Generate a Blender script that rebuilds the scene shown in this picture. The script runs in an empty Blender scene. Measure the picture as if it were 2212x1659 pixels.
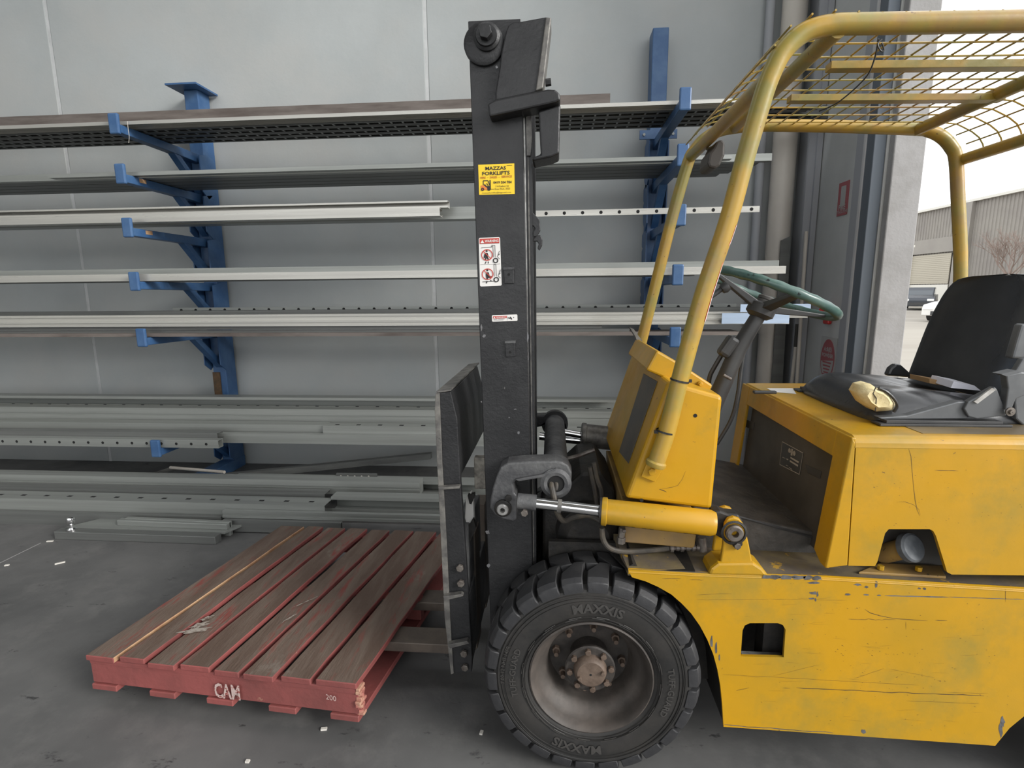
import bpy, bmesh, math, random
from mathutils import Vector, Matrix, noise
from mathutils.geometry import tessellate_polygon
random.seed(7)
R = math.radians
sc = bpy.context.scene
col = sc.collection

# ------------------------------------------------------------------ camera
F, CX, CY, EH = 1160.0, 1106.0, 829.5, 1.47
yaw, pit, rol = R(4.7), R(9.9), R(0.55)
fw = Vector((-math.sin(yaw)*math.cos(pit), math.cos(yaw)*math.cos(pit), -math.sin(pit)))
rt = Vector((math.cos(yaw), math.sin(yaw), 0)); up0 = rt.cross(fw)
cR = rt*math.cos(rol) - up0*math.sin(rol)
cU = rt*math.sin(rol) + up0*math.cos(rol)
EYE = Vector((0, 0, EH))
cam = bpy.data.cameras.new('camera'); co = bpy.data.objects.new('camera', cam); col.objects.link(co)
m3 = Matrix((cR, cU, -fw)).transposed()
co.matrix_world = Matrix.Translation(EYE) @ m3.to_4x4()
cam.sensor_fit = 'HORIZONTAL'; cam.sensor_width = 36; cam.lens = 36*F/2212
cam.clip_start = 0.05; cam.clip_end = 500
sc.camera = co

def ray(x, y): return fw + cR*((x-CX)/F) - cU*((y-CY)/F)
def P(x, y, Y): d = ray(x, y); return EYE + d*(Y/d.y)          # the point seen at a pixel, on the plane Y
def PZ(x, y, z): d = ray(x, y); return EYE + d*((z-EH)/d.z)
def PX(x, y, X): d = ray(x, y); return EYE + d*(X/d.x)

# ------------------------------------------------------------------ light, exposure
sc.view_settings.view_transform = 'Standard'; sc.view_settings.look = 'None'
sc.view_settings.gamma = 1; sc.view_settings.use_curve_mapping = False
sc.view_settings.exposure = 0.0
w = bpy.data.worlds.new('overcast_sky'); sc.world = w; w.use_nodes = True
wn = w.node_tree.nodes; wl = w.node_tree.links
bg = wn['Background']; bg.inputs['Strength'].default_value = 2.35
tc = wn.new('ShaderNodeTexCoord'); nz = wn.new('ShaderNodeTexNoise'); nz.inputs['Scale'].default_value = 2.2
nz.inputs['Detail'].default_value = 5; mp = wn.new('ShaderNodeMapping'); mp.inputs['Scale'].default_value = (1, 1, 3)
cr = wn.new('ShaderNodeValToRGB')
cr.color_ramp.elements[0].position = 0.40; cr.color_ramp.elements[0].color = (0.72, 0.73, 0.74, 1)
cr.color_ramp.elements[1].position = 0.62; cr.color_ramp.elements[1].color = (1.10, 1.13, 1.16, 1)
wl.new(tc.outputs['Generated'], mp.inputs['Vector']); wl.new(mp.outputs[0], nz.inputs['Vector'])
wl.new(nz.outputs['Fac'], cr.inputs['Fac']); wl.new(cr.outputs[0], bg.inputs['Color'])
sd = bpy.data.lights.new('hazy_sun', 'SUN'); sd.energy = 3.2; sd.angle = R(22); sd.color = (1, 0.98, 0.94)
so = bpy.data.objects.new('hazy_sun', sd); col.objects.link(so)
so.rotation_euler = Vector((-1.0, 0.55, -0.5)).to_track_quat('-Z', 'Y').to_euler()

# ------------------------------------------------------------------ helpers
def tag(o, label=None, cat=None, group=None, kind=None):
    if label: o['label'] = label
    if cat: o['category'] = cat
    if group: o['group'] = group
    if kind: o['kind'] = kind
    return o

def origin(o):
    v = Vector((0, 0, 0))
    while o is not None: v = v + o.location; o = o.parent
    return v

def thing(name, loc, label, cat, group=None):
    o = bpy.data.objects.new(name, None); o.empty_display_size = 0.1
    col.objects.link(o); o.location = loc
    return tag(o, label, cat, group)

class MB:
    def __init__(s): s.v = []; s.f = []; s.m = []
    def add(s, vs, fs, mi=0):
        b = len(s.v); s.v += [Vector(p) for p in vs]
        for k, f in enumerate(fs):
            s.f.append([b+i for i in f]); s.m.append(mi[k] if isinstance(mi, (list, tuple)) else mi)
        return s
    def box(s, c, d, rot=None, mi=0):
        c = Vector(c); h = Vector(d)/2
        vs = [Vector((x*h.x, y*h.y, z*h.z)) for x in (-1, 1) for y in (-1, 1) for z in (-1, 1)]
        if rot is not None: vs = [rot @ p for p in vs]
        return s.add([c+p for p in vs], [(0,1,3,2), (4,6,7,5), (0,4,5,1), (2,3,7,6), (0,2,6,4), (1,5,7,3)], mi)
    def bb(s, x0, x1, y0, y1, z0, z1, mi=0):
        return s.box(((x0+x1)/2, (y0+y1)/2, (z0+z1)/2), (abs(x1-x0), abs(y1-y0), abs(z1-z0)), None, mi)
    def hexa(s, a, b, mi=0):                     # a, b: four corners each
        n = len(a)
        fs = [tuple(range(n)), tuple(range(2*n-1, n-1, -1))] + [(i, i+n, (i+1) % n+n, (i+1) % n) for i in range(n)]
        return s.add(list(a)+list(b), fs, mi)
    def prism(s, pts, ext, mi=0, holes=(), mis=None):
        ext = Vector(ext); pts = [Vector(p) for p in pts]
        if not holes:
            n = len(pts)
            fs = [tuple(range(n)), tuple(range(2*n-1, n-1, -1))] + [(i, i+n, (i+1) % n+n, (i+1) % n) for i in range(n)]
            if mis is not None: mi = [mi, mi] + [mis]*n
            return s.add(pts+[p+ext for p in pts], fs, mi)
        loops = [pts]+[[Vector(p) for p in h] for h in holes]
        allp = [p for l in loops for p in l]; n = len(allp)
        tris = tessellate_polygon(loops)
        fs = [tuple(t) for t in tris] + [tuple(i+n for i in reversed(t)) for t in tris]
        b = 0
        for l in loops:
            k = len(l)
            fs += [(b+i, b+i+n, b+(i+1) % k+n, b+(i+1) % k) for i in range(k)]; b += k
        return s.add(allp+[p+ext for p in allp], fs, mi)
    def tube(s, pts, r, n=10, caps=True, mi=0, closed=False):
        pts = [Vector(p) for p in pts]; k = len(pts)
        rs = r if isinstance(r, (list, tuple)) else [r]*k
        T = []
        for i in range(k):
            if closed: t = (pts[(i+1) % k]-pts[i-1])
            else: t = (pts[min(i+1, k-1)]-pts[max(i-1, 0)])
            T.append(t.normalized())
        u = T[0].orthogonal().normalized(); vs = []
        for i in range(k):
            u = (u - T[i]*u.dot(T[i])).normalized(); v = T[i].cross(u)
            for j in range(n):
                a = 2*math.pi*j/n; vs.append(pts[i]+(u*math.cos(a)+v*math.sin(a))*rs[i])
        fs = []
        for i in range(k if closed else k-1):
            q = (i+1) % k
            for j in range(n):
                fs.append((i*n+j, i*n+(j+1) % n, q*n+(j+1) % n, q*n+j))
        if caps and not closed: fs += [tuple(range(n-1, -1, -1)), tuple(range((k-1)*n, k*n))]
        return s.add(vs, fs, mi)
    def cyl(s, a, b, r, n=20, r2=None, mi=0):
        return s.tube([a, b], [r, r if r2 is None else r2], n, True, mi)
    def lathe(s, c, ax, prof, n=48, mi=0, closed=False):     # prof: (r, t) along the axis
        c = Vector(c); ax = Vector(ax).normalized(); u = ax.orthogonal().normalized(); v = ax.cross(u)
        vs = []
        for r, t in prof:
            for j in range(n):
                a = 2*math.pi*j/n; vs.append(c+ax*t+(u*math.cos(a)+v*math.sin(a))*r)
        k = len(prof); fs = []
        for i in range(k if closed else k-1):
            q = (i+1) % k
            for j in range(n): fs.append((i*n+j, i*n+(j+1) % n, q*n+(j+1) % n, q*n+j))
        return s.add(vs, fs, mi)
    def ext(s, prof, x0, x1, mi=0):               # closed profile (y, z) run along X
        return s.prism([(x0, y, z) for y, z in prof], (x1-x0, 0, 0), mi)
    def bolt(s, c, ax, r, h, mi=0):               # hexagon head
        c = Vector(c); ax = Vector(ax).normalized(); return s.cyl(c, c+ax*h, r, 6, None, mi)
    def build(s, name, mat, parent=None, bevel=0, smooth=False, label=None, seg=2, ang=35, og=None):
        og = og if og is not None else (origin(parent) if parent is not None else Vector((0, 0, 0)))
        me = bpy.data.meshes.new(name)
        me.from_pydata([tuple(p-og) for p in s.v], [], s.f)
        mats = mat if isinstance(mat, (list, tuple)) else [mat]
        for x in mats: me.materials.append(x)
        for p, i in zip(me.polygons, s.m): p.material_index = i
        bm = bmesh.new(); bm.from_mesh(me); bmesh.ops.recalc_face_normals(bm, faces=bm.faces)
        bm.to_mesh(me); bm.free()
        o = bpy.data.objects.new(name, me); col.objects.link(o)
        if parent is not None: o.parent = parent
        if smooth:
            me.polygons.foreach_set('use_smooth', [True]*len(me.polygons))
            me.set_sharp_from_angle(angle=R(ang))
        if bevel:
            b = o.modifiers.new('edge', 'BEVEL'); b.width = bevel; b.segments = seg; b.limit_method = 'ANGLE'; b.angle_limit = R(40)
            b.harden_normals = False
        if label: o['label'] = label
        return o

def copy_tree(o, parent=None):
    c = o.copy(); col.objects.link(c); c.parent = parent
    for ch in list(o.children): copy_tree(ch, c)
    return c

def text_pts(body, size, bold=0.0, res=2, align='CENTER'):
    cu = bpy.data.curves.new('lettering', 'FONT'); cu.body = body; cu.size = size; cu.align_x = align
    cu.offset = bold; cu.resolution_u = res; cu.fill_mode = 'FRONT'
    ob = bpy.data.objects.new('lettering', cu); me = bpy.data.meshes.new_from_object(ob)
    vs = [v.co.copy() for v in me.vertices]; fs = [tuple(p.vertices) for p in me.polygons]
    bpy.data.objects.remove(ob); bpy.data.curves.remove(cu); bpy.data.meshes.remove(me)
    return vs, fs
def text_flat(mb, body, size, o, ux, uy, mi=0, bold=0.0, sx=1.0, align='CENTER'):
    vs, fs = text_pts(body, size, bold, 2, align); o = Vector(o); ux = Vector(ux).normalized(); uy = Vector(uy).normalized()
    mb.add([o+ux*(v.x*sx)+uy*v.y for v in vs], fs, mi)

def arc(cx, cz, r, a0, a1, n): return [(cx+r*math.cos(R(a0+(a1-a0)*i/n)), cz+r*math.sin(R(a0+(a1-a0)*i/n))) for i in range(n+1)]
def smoothpath(pts, n=6):
    pts = [Vector(p) for p in pts]; out = []
    for i in range(len(pts)-1):
        p0 = pts[max(i-1, 0)]; p1 = pts[i]; p2 = pts[i+1]; p3 = pts[min(i+2, len(pts)-1)]
        for k in range(n):
            t = k/n
            out.append(0.5*((2*p1)+(p2-p0)*t+(2*p0-5*p1+4*p2-p3)*t*t+(3*p1-p0-3*p2+p3)*t**3))
    out.append(pts[-1]); return out

# ------------------------------------------------------------------ materials
def mat(name, base, rough=0.5, metal=0.0, var=None, vscale=6, vpos=(0.4, 0.65), wear=None, wscale=20, wthr=0.62,
        wsoft=0.03, bump=0.0, bscale=60, stretch=(1, 1, 1), rvar=0.0, dirt=None, dscale=2.5, dthr=(0.5, 0.75), spec=0.5, wstretch=None):
    m = bpy.data.materials.new(name); m.use_nodes = True; nt = m.node_tree; N = nt.nodes; L = nt.links
    b = N['Principled BSDF']; b.inputs['Roughness'].default_value = rough; b.inputs['Metallic'].default_value = metal
    b.inputs['Specular IOR Level'].default_value = spec
    tcn = N.new('ShaderNodeTexCoord')
    def mapped(sv):
        q = N.new('ShaderNodeMapping'); q.inputs['Scale'].default_value = sv; L.new(tcn.outputs['Object'], q.inputs['Vector']); return q.outputs[0]
    vec = mapped(stretch)
    def noi(scale, detail=4, v=None, rough_=0.6):
        q = N.new('ShaderNodeTexNoise'); q.inputs['Scale'].default_value = scale; q.inputs['Detail'].default_value = detail
        q.inputs['Roughness'].default_value = rough_
        L.new(v if v is not None else vec, q.inputs['Vector']); return q.outputs['Fac']
    def ramp(src, a, c):
        q = N.new('ShaderNodeMapRange'); q.inputs['From Min'].default_value = a; q.inputs['From Max'].default_value = c
        L.new(src, q.inputs['Value']); return q.outputs[0]
    def mix(fac, A, B):
        q = N.new('ShaderNodeMix'); q.data_type = 'RGBA'; L.new(fac, q.inputs['Factor'])
        for s_, val in ((q.inputs[6], A), (q.inputs[7], B)):
            if isinstance(val, (tuple, list)): s_.default_value = (*val[:3], 1)
            else: L.new(val, s_)
        return q.outputs[2]
    c = tuple(base); out = c
    if var is not None: out = mix(ramp(noi(vscale), *vpos), out, var)
    if dirt is not None: out = mix(ramp(noi(dscale, 6, mapped((1, 1, 1)), 0.7), *dthr), out, dirt)
    if wear is not None:
        wv = mapped(wstretch) if wstretch else None
        out = mix(ramp(noi(wscale, 5, wv, 0.7), wthr, wthr+wsoft), out, wear)
    if isinstance(out, tuple): b.inputs['Base Color'].default_value = (*out, 1)
    else: L.new(out, b.inputs['Base Color'])
    if rvar:
        L.new(ramp2(N, L, noi(vscale*1.7), rough-rvar, rough+rvar), b.inputs['Roughness'])
    if bump:
        bp = N.new('ShaderNodeBump'); bp.inputs['Strength'].default_value = bump; bp.inputs['Distance'].default_value = 0.004
        L.new(noi(bscale, 5), bp.inputs['Height']); L.new(bp.outputs[0], b.inputs['Normal'])
    return m
def ramp2(N, L, src, a, c):
    q = N.new('ShaderNodeMapRange'); q.inputs['From Min'].default_value = 0.3; q.inputs['From Max'].default_value = 0.7
    q.inputs['To Min'].default_value = max(a, 0.02); q.inputs['To Max'].default_value = c; L.new(src, q.inputs['Value']); return q.outputs[0]

YEL = (0.50, 0.262, 0.006)
M = {}
M['yellow'] = mat('yellow_paint', YEL, 0.38, 0, var=(0.43, 0.24, 0.010), vscale=4, wear=(0.12, 0.065, 0.02), wscale=42, wthr=0.675, wsoft=0.02,
                  bump=0.12, bscale=30, rvar=0.08, dirt=(0.27, 0.20, 0.03), dscale=3.2, dthr=(0.50, 0.78))
M['yellow_tube'] = mat('yellow_tube_paint', (0.42, 0.26, 0.04), 0.33, 0, var=(0.27, 0.23, 0.06), vscale=6, vpos=(0.42, 0.6), wear=(0.16, 0.08, 0.02), wscale=45, wthr=0.66, dirt=(0.30, 0.17, 0.07), dscale=4, dthr=(0.5, 0.75),
                       bump=0.1, bscale=80)
M['yellow_dull'] = mat('dusty_yellow_paint', (0.33, 0.20, 0.05), 0.6, 0, var=(0.22, 0.14, 0.06), vscale=5, wear=(0.06, 0.045, 0.03), wscale=30, wthr=0.64, bump=0.1)
M['grime'] = mat('dirty_deck_paint', (0.11, 0.09, 0.07), 0.7, 0, var=(0.17, 0.13, 0.06), vscale=9, wear=(0.42, 0.25, 0.03), wscale=14, wthr=0.62, wsoft=0.05, bump=0.4, bscale=50)
M['black'] = mat('black_mast_paint', (0.0135, 0.0135, 0.0145), 0.42, 0, var=(0.022, 0.022, 0.023), vscale=9, wear=(0.16, 0.15, 0.13), wscale=60, wthr=0.76, wsoft=0.02, bump=0.35, bscale=90)
M['steel_worn'] = mat('worn_bare_steel', (0.11, 0.105, 0.10), 0.5, 0.4, var=(0.22, 0.21, 0.19), vscale=25, bump=0.3, wear=(0.05, 0.05, 0.05), wscale=40, wthr=0.64, wsoft=0.08)
M['chalky'] = mat('chalky_stained_steel', (0.30, 0.28, 0.24), 0.8, 0, var=(0.10, 0.09, 0.08), vscale=30, bump=0.3)
M['rub_steel'] = mat('rubbed_steel', (0.55, 0.54, 0.52), 0.35, 0.5, var=(0.3, 0.29, 0.27), vscale=30)
M['dark_steel'] = mat('greasy_dark_steel', (0.016, 0.015, 0.014), 0.55, 0.1, var=(0.030, 0.026, 0.022), vscale=20, bump=0.5, bscale=60)
M['grey_cast'] = mat('grey_cast_steel', (0.055, 0.055, 0.058), 0.5, 0.1, var=(0.11, 0.11, 0.11), vscale=16, wear=(0.22, 0.21, 0.19), wscale=40, wthr=0.68, bump=0.5, bscale=80)
M['deck'] = mat('dark_floor_plate', (0.05, 0.047, 0.043), 0.6, 0.1, var=(0.10, 0.09, 0.08), vscale=12, bump=0.9, bscale=45)
M['chrome'] = mat('chrome_rod', (0.78, 0.78, 0.78), 0.12, 1.0)
M['bolt'] = mat('dull_bolt_steel', (0.20, 0.18, 0.16), 0.5, 0.6, var=(0.1, 0.08, 0.07), vscale=40)
M['rubber'] = mat('tyre_rubber', (0.014, 0.0135, 0.013), 0.62, 0, var=(0.026, 0.0235, 0.021), vscale=7, bump=0.15, bscale=90, dirt=(0.04, 0.036, 0.032), dscale=9, dthr=(0.5, 0.9))
M['tread'] = mat('tread_rubber', (0.022, 0.022, 0.024), 0.6, 0, var=(0.038, 0.037, 0.037), vscale=9, bump=0.3, bscale=60)
M['letter'] = mat('raised_rubber', (0.048, 0.045, 0.042), 0.5)
M['rim'] = mat('dusty_dark_rim', (0.045, 0.038, 0.033), 0.6, 0.05, var=(0.085, 0.07, 0.06), vscale=10, bump=0.2, wear=(0.03, 0.025, 0.02), wscale=12, wthr=0.6, wsoft=0.15)
M['hub'] = mat('brown_hub', (0.085, 0.058, 0.042), 0.6, 0.1, var=(0.14, 0.10, 0.075), vscale=25, bump=0.4)
M['hubdark'] = mat('oily_hub', (0.022, 0.019, 0.017), 0.6, 0, var=(0.05, 0.042, 0.036), vscale=20, bump=0.4)
M['hose'] = mat('hose_rubber', (0.045, 0.04, 0.035), 0.6, 0, var=(0.09, 0.075, 0.055), vscale=20)
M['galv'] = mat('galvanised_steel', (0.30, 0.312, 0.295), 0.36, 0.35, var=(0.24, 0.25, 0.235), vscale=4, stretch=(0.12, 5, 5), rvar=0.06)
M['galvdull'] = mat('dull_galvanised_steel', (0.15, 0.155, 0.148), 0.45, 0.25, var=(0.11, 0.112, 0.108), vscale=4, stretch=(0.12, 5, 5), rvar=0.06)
M['alu'] = mat('bright_aluminium', (0.50, 0.49, 0.45), 0.30, 0.4, var=(0.42, 0.41, 0.38), vscale=4, stretch=(0.12, 5, 5), rvar=0.08)
M['sky_tint'] = mat('sky_tinted_aluminium', (0.45, 0.56, 0.72), 0.35, 0.6, var=(0.36, 0.45, 0.58), vscale=4, stretch=(0.3, 4, 4))  # blue of the reflected sky is put into the base colour
M['brownbar'] = mat('weathered_brown_bar', (0.17, 0.145, 0.13), 0.6, 0.1, var=(0.10, 0.08, 0.07), vscale=5, stretch=(0.5, 3, 3))
M['hole'] = mat('hole_shadow_steel', (0.008, 0.008, 0.008), 0.9)  # near-black, stands in for the shade inside holes and the filler recess
M['blue'] = mat('blue_rack_paint', (0.035, 0.095, 0.22), 0.4, 0, var=(0.06, 0.13, 0.26), vscale=9, wear=(0.25, 0.27, 0.3), wscale=28, wthr=0.72, bump=0.1)
M['rust'] = mat('rusty_tape', (0.12, 0.07, 0.035), 0.8, 0, var=(0.04, 0.03, 0.02), vscale=14)
M['wood'] = mat('worn_pallet_top', (0.105, 0.068, 0.050), 0.7, 0, var=(0.155, 0.115, 0.09), vscale=3, stretch=(6, 1, 1), bump=0.6, bscale=22, wear=(0.20, 0.045, 0.035), wscale=3.2, wthr=0.56, wsoft=0.12, dirt=(0.24, 0.21, 0.18), dscale=5, dthr=(0.62, 0.8))
M['redwood'] = mat('red_painted_timber', (0.26, 0.068, 0.062), 0.65, 0, var=(0.17, 0.05, 0.045), vscale=4, wear=(0.42, 0.26, 0.17), wscale=12, wthr=0.68, wsoft=0.05, bump=0.6, bscale=30)
M['pinkwood'] = mat('splintered_red_timber', (0.34, 0.11, 0.09), 0.7, 0, var=(0.48, 0.30, 0.20), vscale=25, bump=0.6)
M['bearwood'] = mat('bare_split_timber', (0.48, 0.30, 0.17), 0.7, 0, var=(0.33, 0.17, 0.09), vscale=9, bump=0.5)
M['white'] = mat('white_print', (0.75, 0.73, 0.70), 0.5)
M['stencil'] = mat('faded_white_stencil', (0.5, 0.38, 0.35), 0.6, 0, wear=(0.27, 0.06, 0.05), wscale=60, wthr=0.55)
M['red'] = mat('red_print', (0.50, 0.045, 0.03), 0.45)
M['sticker'] = mat('yellow_sticker', (0.86, 0.58, 0.015), 0.4)
M['ink'] = mat('black_print', (0.015, 0.012, 0.012), 0.5)
M['orange'] = mat('orange_print', (0.70, 0.20, 0.03), 0.5)
M['brownink'] = mat('brown_print', (0.42, 0.12, 0.015), 0.5)
M['vinyl'] = mat('black_seat_vinyl', (0.028, 0.029, 0.031), 0.27, 0, var=(0.035, 0.036, 0.038), vscale=6, bump=0.25, bscale=14)
M['foam'] = mat('yellowed_seat_foam', (0.68, 0.58, 0.34), 0.9, 0, var=(0.5, 0.4, 0.2), vscale=20, bump=0.6, bscale=70)
M['seatmetal'] = mat('grey_seat_bracket', (0.11, 0.115, 0.12), 0.45, 0.3, var=(0.16, 0.165, 0.17), vscale=8)
M['wheelgreen'] = mat('green_steering_rim', (0.045, 0.095, 0.085), 0.3, 0, var=(0.09, 0.15, 0.13), vscale=14, wear=(0.015, 0.02, 0.02), wscale=50, wthr=0.62)
M['plastic'] = mat('black_plastic', (0.035, 0.035, 0.036), 0.45, 0, var=(0.05, 0.05, 0.05), vscale=10)
M['capgrey'] = mat('dusty_grey_cap', (0.07, 0.078, 0.088), 0.6, 0, var=(0.14, 0.15, 0.16), vscale=18)
M['plategrey'] = mat('dark_grey_panel', (0.045, 0.042, 0.038), 0.55, 0, var=(0.07, 0.065, 0.06), vscale=6)
M['labelgrey'] = mat('faded_front_label', (0.085, 0.078, 0.068), 0.55, 0, var=(0.12, 0.10, 0.075), vscale=9)
M['platemark'] = mat('pale_plate_mark', (0.34, 0.32, 0.29), 0.5)
M['cream'] = mat('cream_pipe_plastic', (0.58, 0.54, 0.48), 0.45, 0, var=(0.52, 0.48, 0.43), vscale=3)
M['redplastic'] = mat('red_extinguisher', (0.55, 0.03, 0.03), 0.3)
M['signred'] = mat('pale_red_sign', (0.36, 0.10, 0.11), 0.55)  # red mixed paler and greyer than the print red
M['signwhite'] = mat('dull_white_sign', (0.42, 0.42, 0.41), 0.55)
M['paper'] = mat('white_paper', (0.7, 0.7, 0.78), 0.6)
M['card'] = mat('tan_card', (0.36, 0.22, 0.10), 0.8)
M['jamb'] = mat('pale_concrete_edge', (0.33, 0.325, 0.325), 0.85, 0, var=(0.28, 0.275, 0.27), vscale=7, bump=0.4, wear=(0.24, 0.24, 0.24), wscale=50, wthr=0.68)
M['endwall'] = mat('grey_end_wall', (0.52, 0.53, 0.52), 0.8, 0, var=(0.47, 0.48, 0.47), vscale=2.5, bump=0.2)
M['track'] = mat('dark_door_track', (0.12, 0.14, 0.165), 0.5, 0.2)
M['trackedge'] = mat('pale_track_edge', (0.5, 0.5, 0.5), 0.5)
M['panel'] = mat('concrete_wall_panel', (0.415, 0.437, 0.437), 0.85, 0, var=(0.365, 0.385, 0.385), vscale=1.6, vpos=(0.35, 0.7), bump=0.25, bscale=25, wear=(0.36, 0.375, 0.375), wscale=30, wthr=0.72, wsoft=0.08, dirt=(0.43, 0.43, 0.415), dscale=0.9, dthr=(0.45, 0.75))
M['roof'] = mat('pale_roof_lining', (0.45, 0.45, 0.45), 0.8)
M['sealant'] = mat('pale_joint_sealant', (0.56, 0.57, 0.57), 0.6, 0, var=(0.48, 0.49, 0.49), vscale=9)
M['floor'] = mat('stained_concrete_floor', (0.135, 0.133, 0.13), 0.62, 0, var=(0.075, 0.075, 0.075), vscale=1.6, vpos=(0.35, 0.7), bump=0.35, bscale=22, wear=(0.035, 0.034, 0.035), wscale=9, wthr=0.63, wsoft=0.06, dirt=(0.16, 0.155, 0.15), dscale=5, dthr=(0.5, 0.8), rvar=0.12, wstretch=(0.6, 1.4, 1))
M['yard'] = mat('bright_concrete_yard', (0.30, 0.275, 0.235), 0.85, 0, var=(0.25, 0.225, 0.19), vscale=0.4, stretch=(0.2, 1, 1))
M['unseen_ground'] = mat('dark_unseen_ground', (0.07, 0.07, 0.068), 0.9)
M['cladding'] = mat('beige_wall_cladding', (0.27, 0.25, 0.22), 0.7, 0, var=(0.23, 0.21, 0.19), vscale=0.5)
M['cladcol'] = mat('grey_steel_column', (0.34, 0.35, 0.37), 0.7)
M['rollerdoor'] = mat('cream_roller_door', (0.40, 0.365, 0.29), 0.6)
M['gutter'] = mat('pale_gutter', (0.6, 0.58, 0.52), 0.5)
M['bark'] = mat('bare_twig_bark', (0.26, 0.20, 0.17), 0.9)
M['carblack'] = mat('black_car_paint', (0.03, 0.035, 0.045), 0.2, 0.3)
M['carwhite'] = mat('white_car_paint', (0.72, 0.70, 0.66), 0.25)
M['cargrey'] = mat('dark_grey_car_paint', (0.055, 0.06, 0.07), 0.25, 0.2)
M['carglass'] = mat('car_window_glass', (0.05, 0.06, 0.07), 0.08)
M['lamp'] = mat('headlamp_glass', (0.8, 0.8, 0.78), 0.1)
M['debris'] = mat('pale_chip', (0.6, 0.57, 0.52), 0.8)
M['line'] = mat('faded_chalk_line', (0.30, 0.29, 0.285), 0.8)
M['tie'] = mat('black_cable_tie', (0.02, 0.02, 0.02), 0.4)
M['oil'] = mat('scratch_steel', (0.055, 0.035, 0.018), 0.6)
M['scuff'] = mat('bare_scuffed_steel', (0.26, 0.26, 0.27), 0.35, 0.7, var=(0.14, 0.13, 0.12), vscale=30)
M['glassmirror'] = mat('dark_lamp_body', (0.05, 0.042, 0.036), 0.5)

# ================================================================== SETTING
SK0, SK1 = 1.75, 3.0                              # open skylight bay, placed to light the back wall
XE = 1.80; YJ = 3.20                              # end wall inner face, door jamb
fl = MB().bb(-9.2, XE+0.16, -7.2, 4.5, -0.12, 0).build('floor', M['floor']); tag(fl, kind='structure')
tag(MB().bb(-60, 75, -60, 75, -0.3, -0.145).build('ground', M['unseen_ground']), kind='structure')  # unseen ground, added dark so that less light bounces up
yd = MB().bb(XE+0.16, 75, -60, 75, -0.124, -0.01).build('ground', M['yard'])
tag(yd, kind='structure')
wb = MB().bb(-9, XE+0.2, 4.34, 4.5, -0.1, 6.2).build('wall_back', M['panel']); tag(wb, kind='structure')
xs = [-9, -6.94, -3.957, -0.972, XE]
for i in range(4):
    MB().bb(xs[i]+0.012, xs[i+1]-(0.012 if i < 3 else 0), 4.30, 4.345, 0, 6.2).build('panel', M['panel'], wb, bevel=0.006)
for x in xs[1:4]:
    MB().bb(x-0.0125, x+0.0125, 4.303, 4.345, 0, 6.2).build('sealant_strip', M['sealant'], wb)
# unseen rest of the shed, added to block and shape the light: left wall, the far side of the doorway (the front stands open), roof with a long open skylight bay above the rack
tag(MB().bb(-9.2, -9.0, -7.2, 4.5, -0.1, 6.4).build('wall_left', M['panel']), kind='structure')
tag(MB().bb(XE, XE+0.16, -7.0, -3.0, -0.1, 6.4).build('wall_right', M['panel']), kind='structure')
rf = MB().bb(-9.2, XE+0.16, -7.2, SK0, 6.2, 6.35).build('ceiling', M['roof']); tag(rf, kind='structure')
MB().bb(-9.2, XE+0.16, SK1, 4.5, 6.2, 6.35).build('roof_edge', M['roof'], rf)
for k in range(5): MB().bb(-8+2.2*k, -7.9+2.2*k, SK0, SK1, 6.2, 6.32).build('rafter', M['roof'], rf)
we = MB()
we.bb(XE+0.004, XE+0.156, YJ+0.004, 4.33, -0.1, 6.2)
we = we.build('wall_right', M['endwall']); tag(we, kind='structure')
MB().bb(XE, XE+0.16, YJ, YJ+0.05, -0.05, 6.2).build('jamb_edge', M['jamb'], we, bevel=0.006)
MB().bb(XE-0.012, XE+0.005, YJ+0.05, 4.3, 0, 6.2).build('wall_lining', M['endwall'], we)
# roller door guide on the inside of the end wall
g = thing('door_1', (XE, YJ, 0), None, None); tag(g, kind='structure')
MB().bb(XE-0.075, XE-0.013, YJ+0.055, YJ+0.135, 0.0, 6.0).build('guide_track', M['track'], g, bevel=0.004)
MB().bb(XE-0.082, XE-0.075, YJ+0.13, YJ+0.15, 0.0, 6.0).build('track_edge', M['trackedge'], g)
MB().bb(XE-0.030, XE-0.013, YJ+0.14, YJ+0.33, 0.0, 6.0).build('guide_backing', M['cladcol'], g, bevel=0.003)
# steel column in the corner behind the lining
cm = MB(); cm.bb(XE-0.055, XE-0.02, 3.98, 4.26, 0, 6.0); cm.bb(XE-0.10, XE-0.055, 4.0, 4.02, 0, 6.0)
cm.build('trim_1', M['cladcol']); bpy.data.objects['trim_1']['kind'] = 'structure'

# downpipe in the corner
dp = thing('downpipe', (1.60, 4.2, 0), 'fat cream plastic downpipe running up the wall corner beside the doorway', 'pipe')
MB().cyl((1.615, 4.19, 0), (1.615, 4.19, 1.21), 0.085, 32).build('lower_pipe', M['cream'], dp, smooth=True)
MB().cyl((1.615, 4.19, 1.21), (1.615, 4.19, 6.2), 0.080, 32).build('upper_pipe', M['cream'], dp, smooth=True)
MB().cyl((1.615, 4.19, 1.13), (1.615, 4.19, 1.22), 0.092, 32).build('pipe_collar', M['cream'], dp, smooth=True)
pb = MB(); pb.bb(1.50, 1.53, 4.24, 4.295, 2.82, 2.88); pb.cyl((1.51, 4.235, 2.85), (1.51, 4.225, 2.85), 0.012, 8); pb.build('pipe_bracket', M['galv'], dp, bevel=0.002)
for k in range(1):
    MB().cyl((1.475, 4.25, 0), (1.475, 4.25, 6.2), 0.03, 16).build('side_pipe', M['cladcol'], dp, smooth=True)

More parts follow.
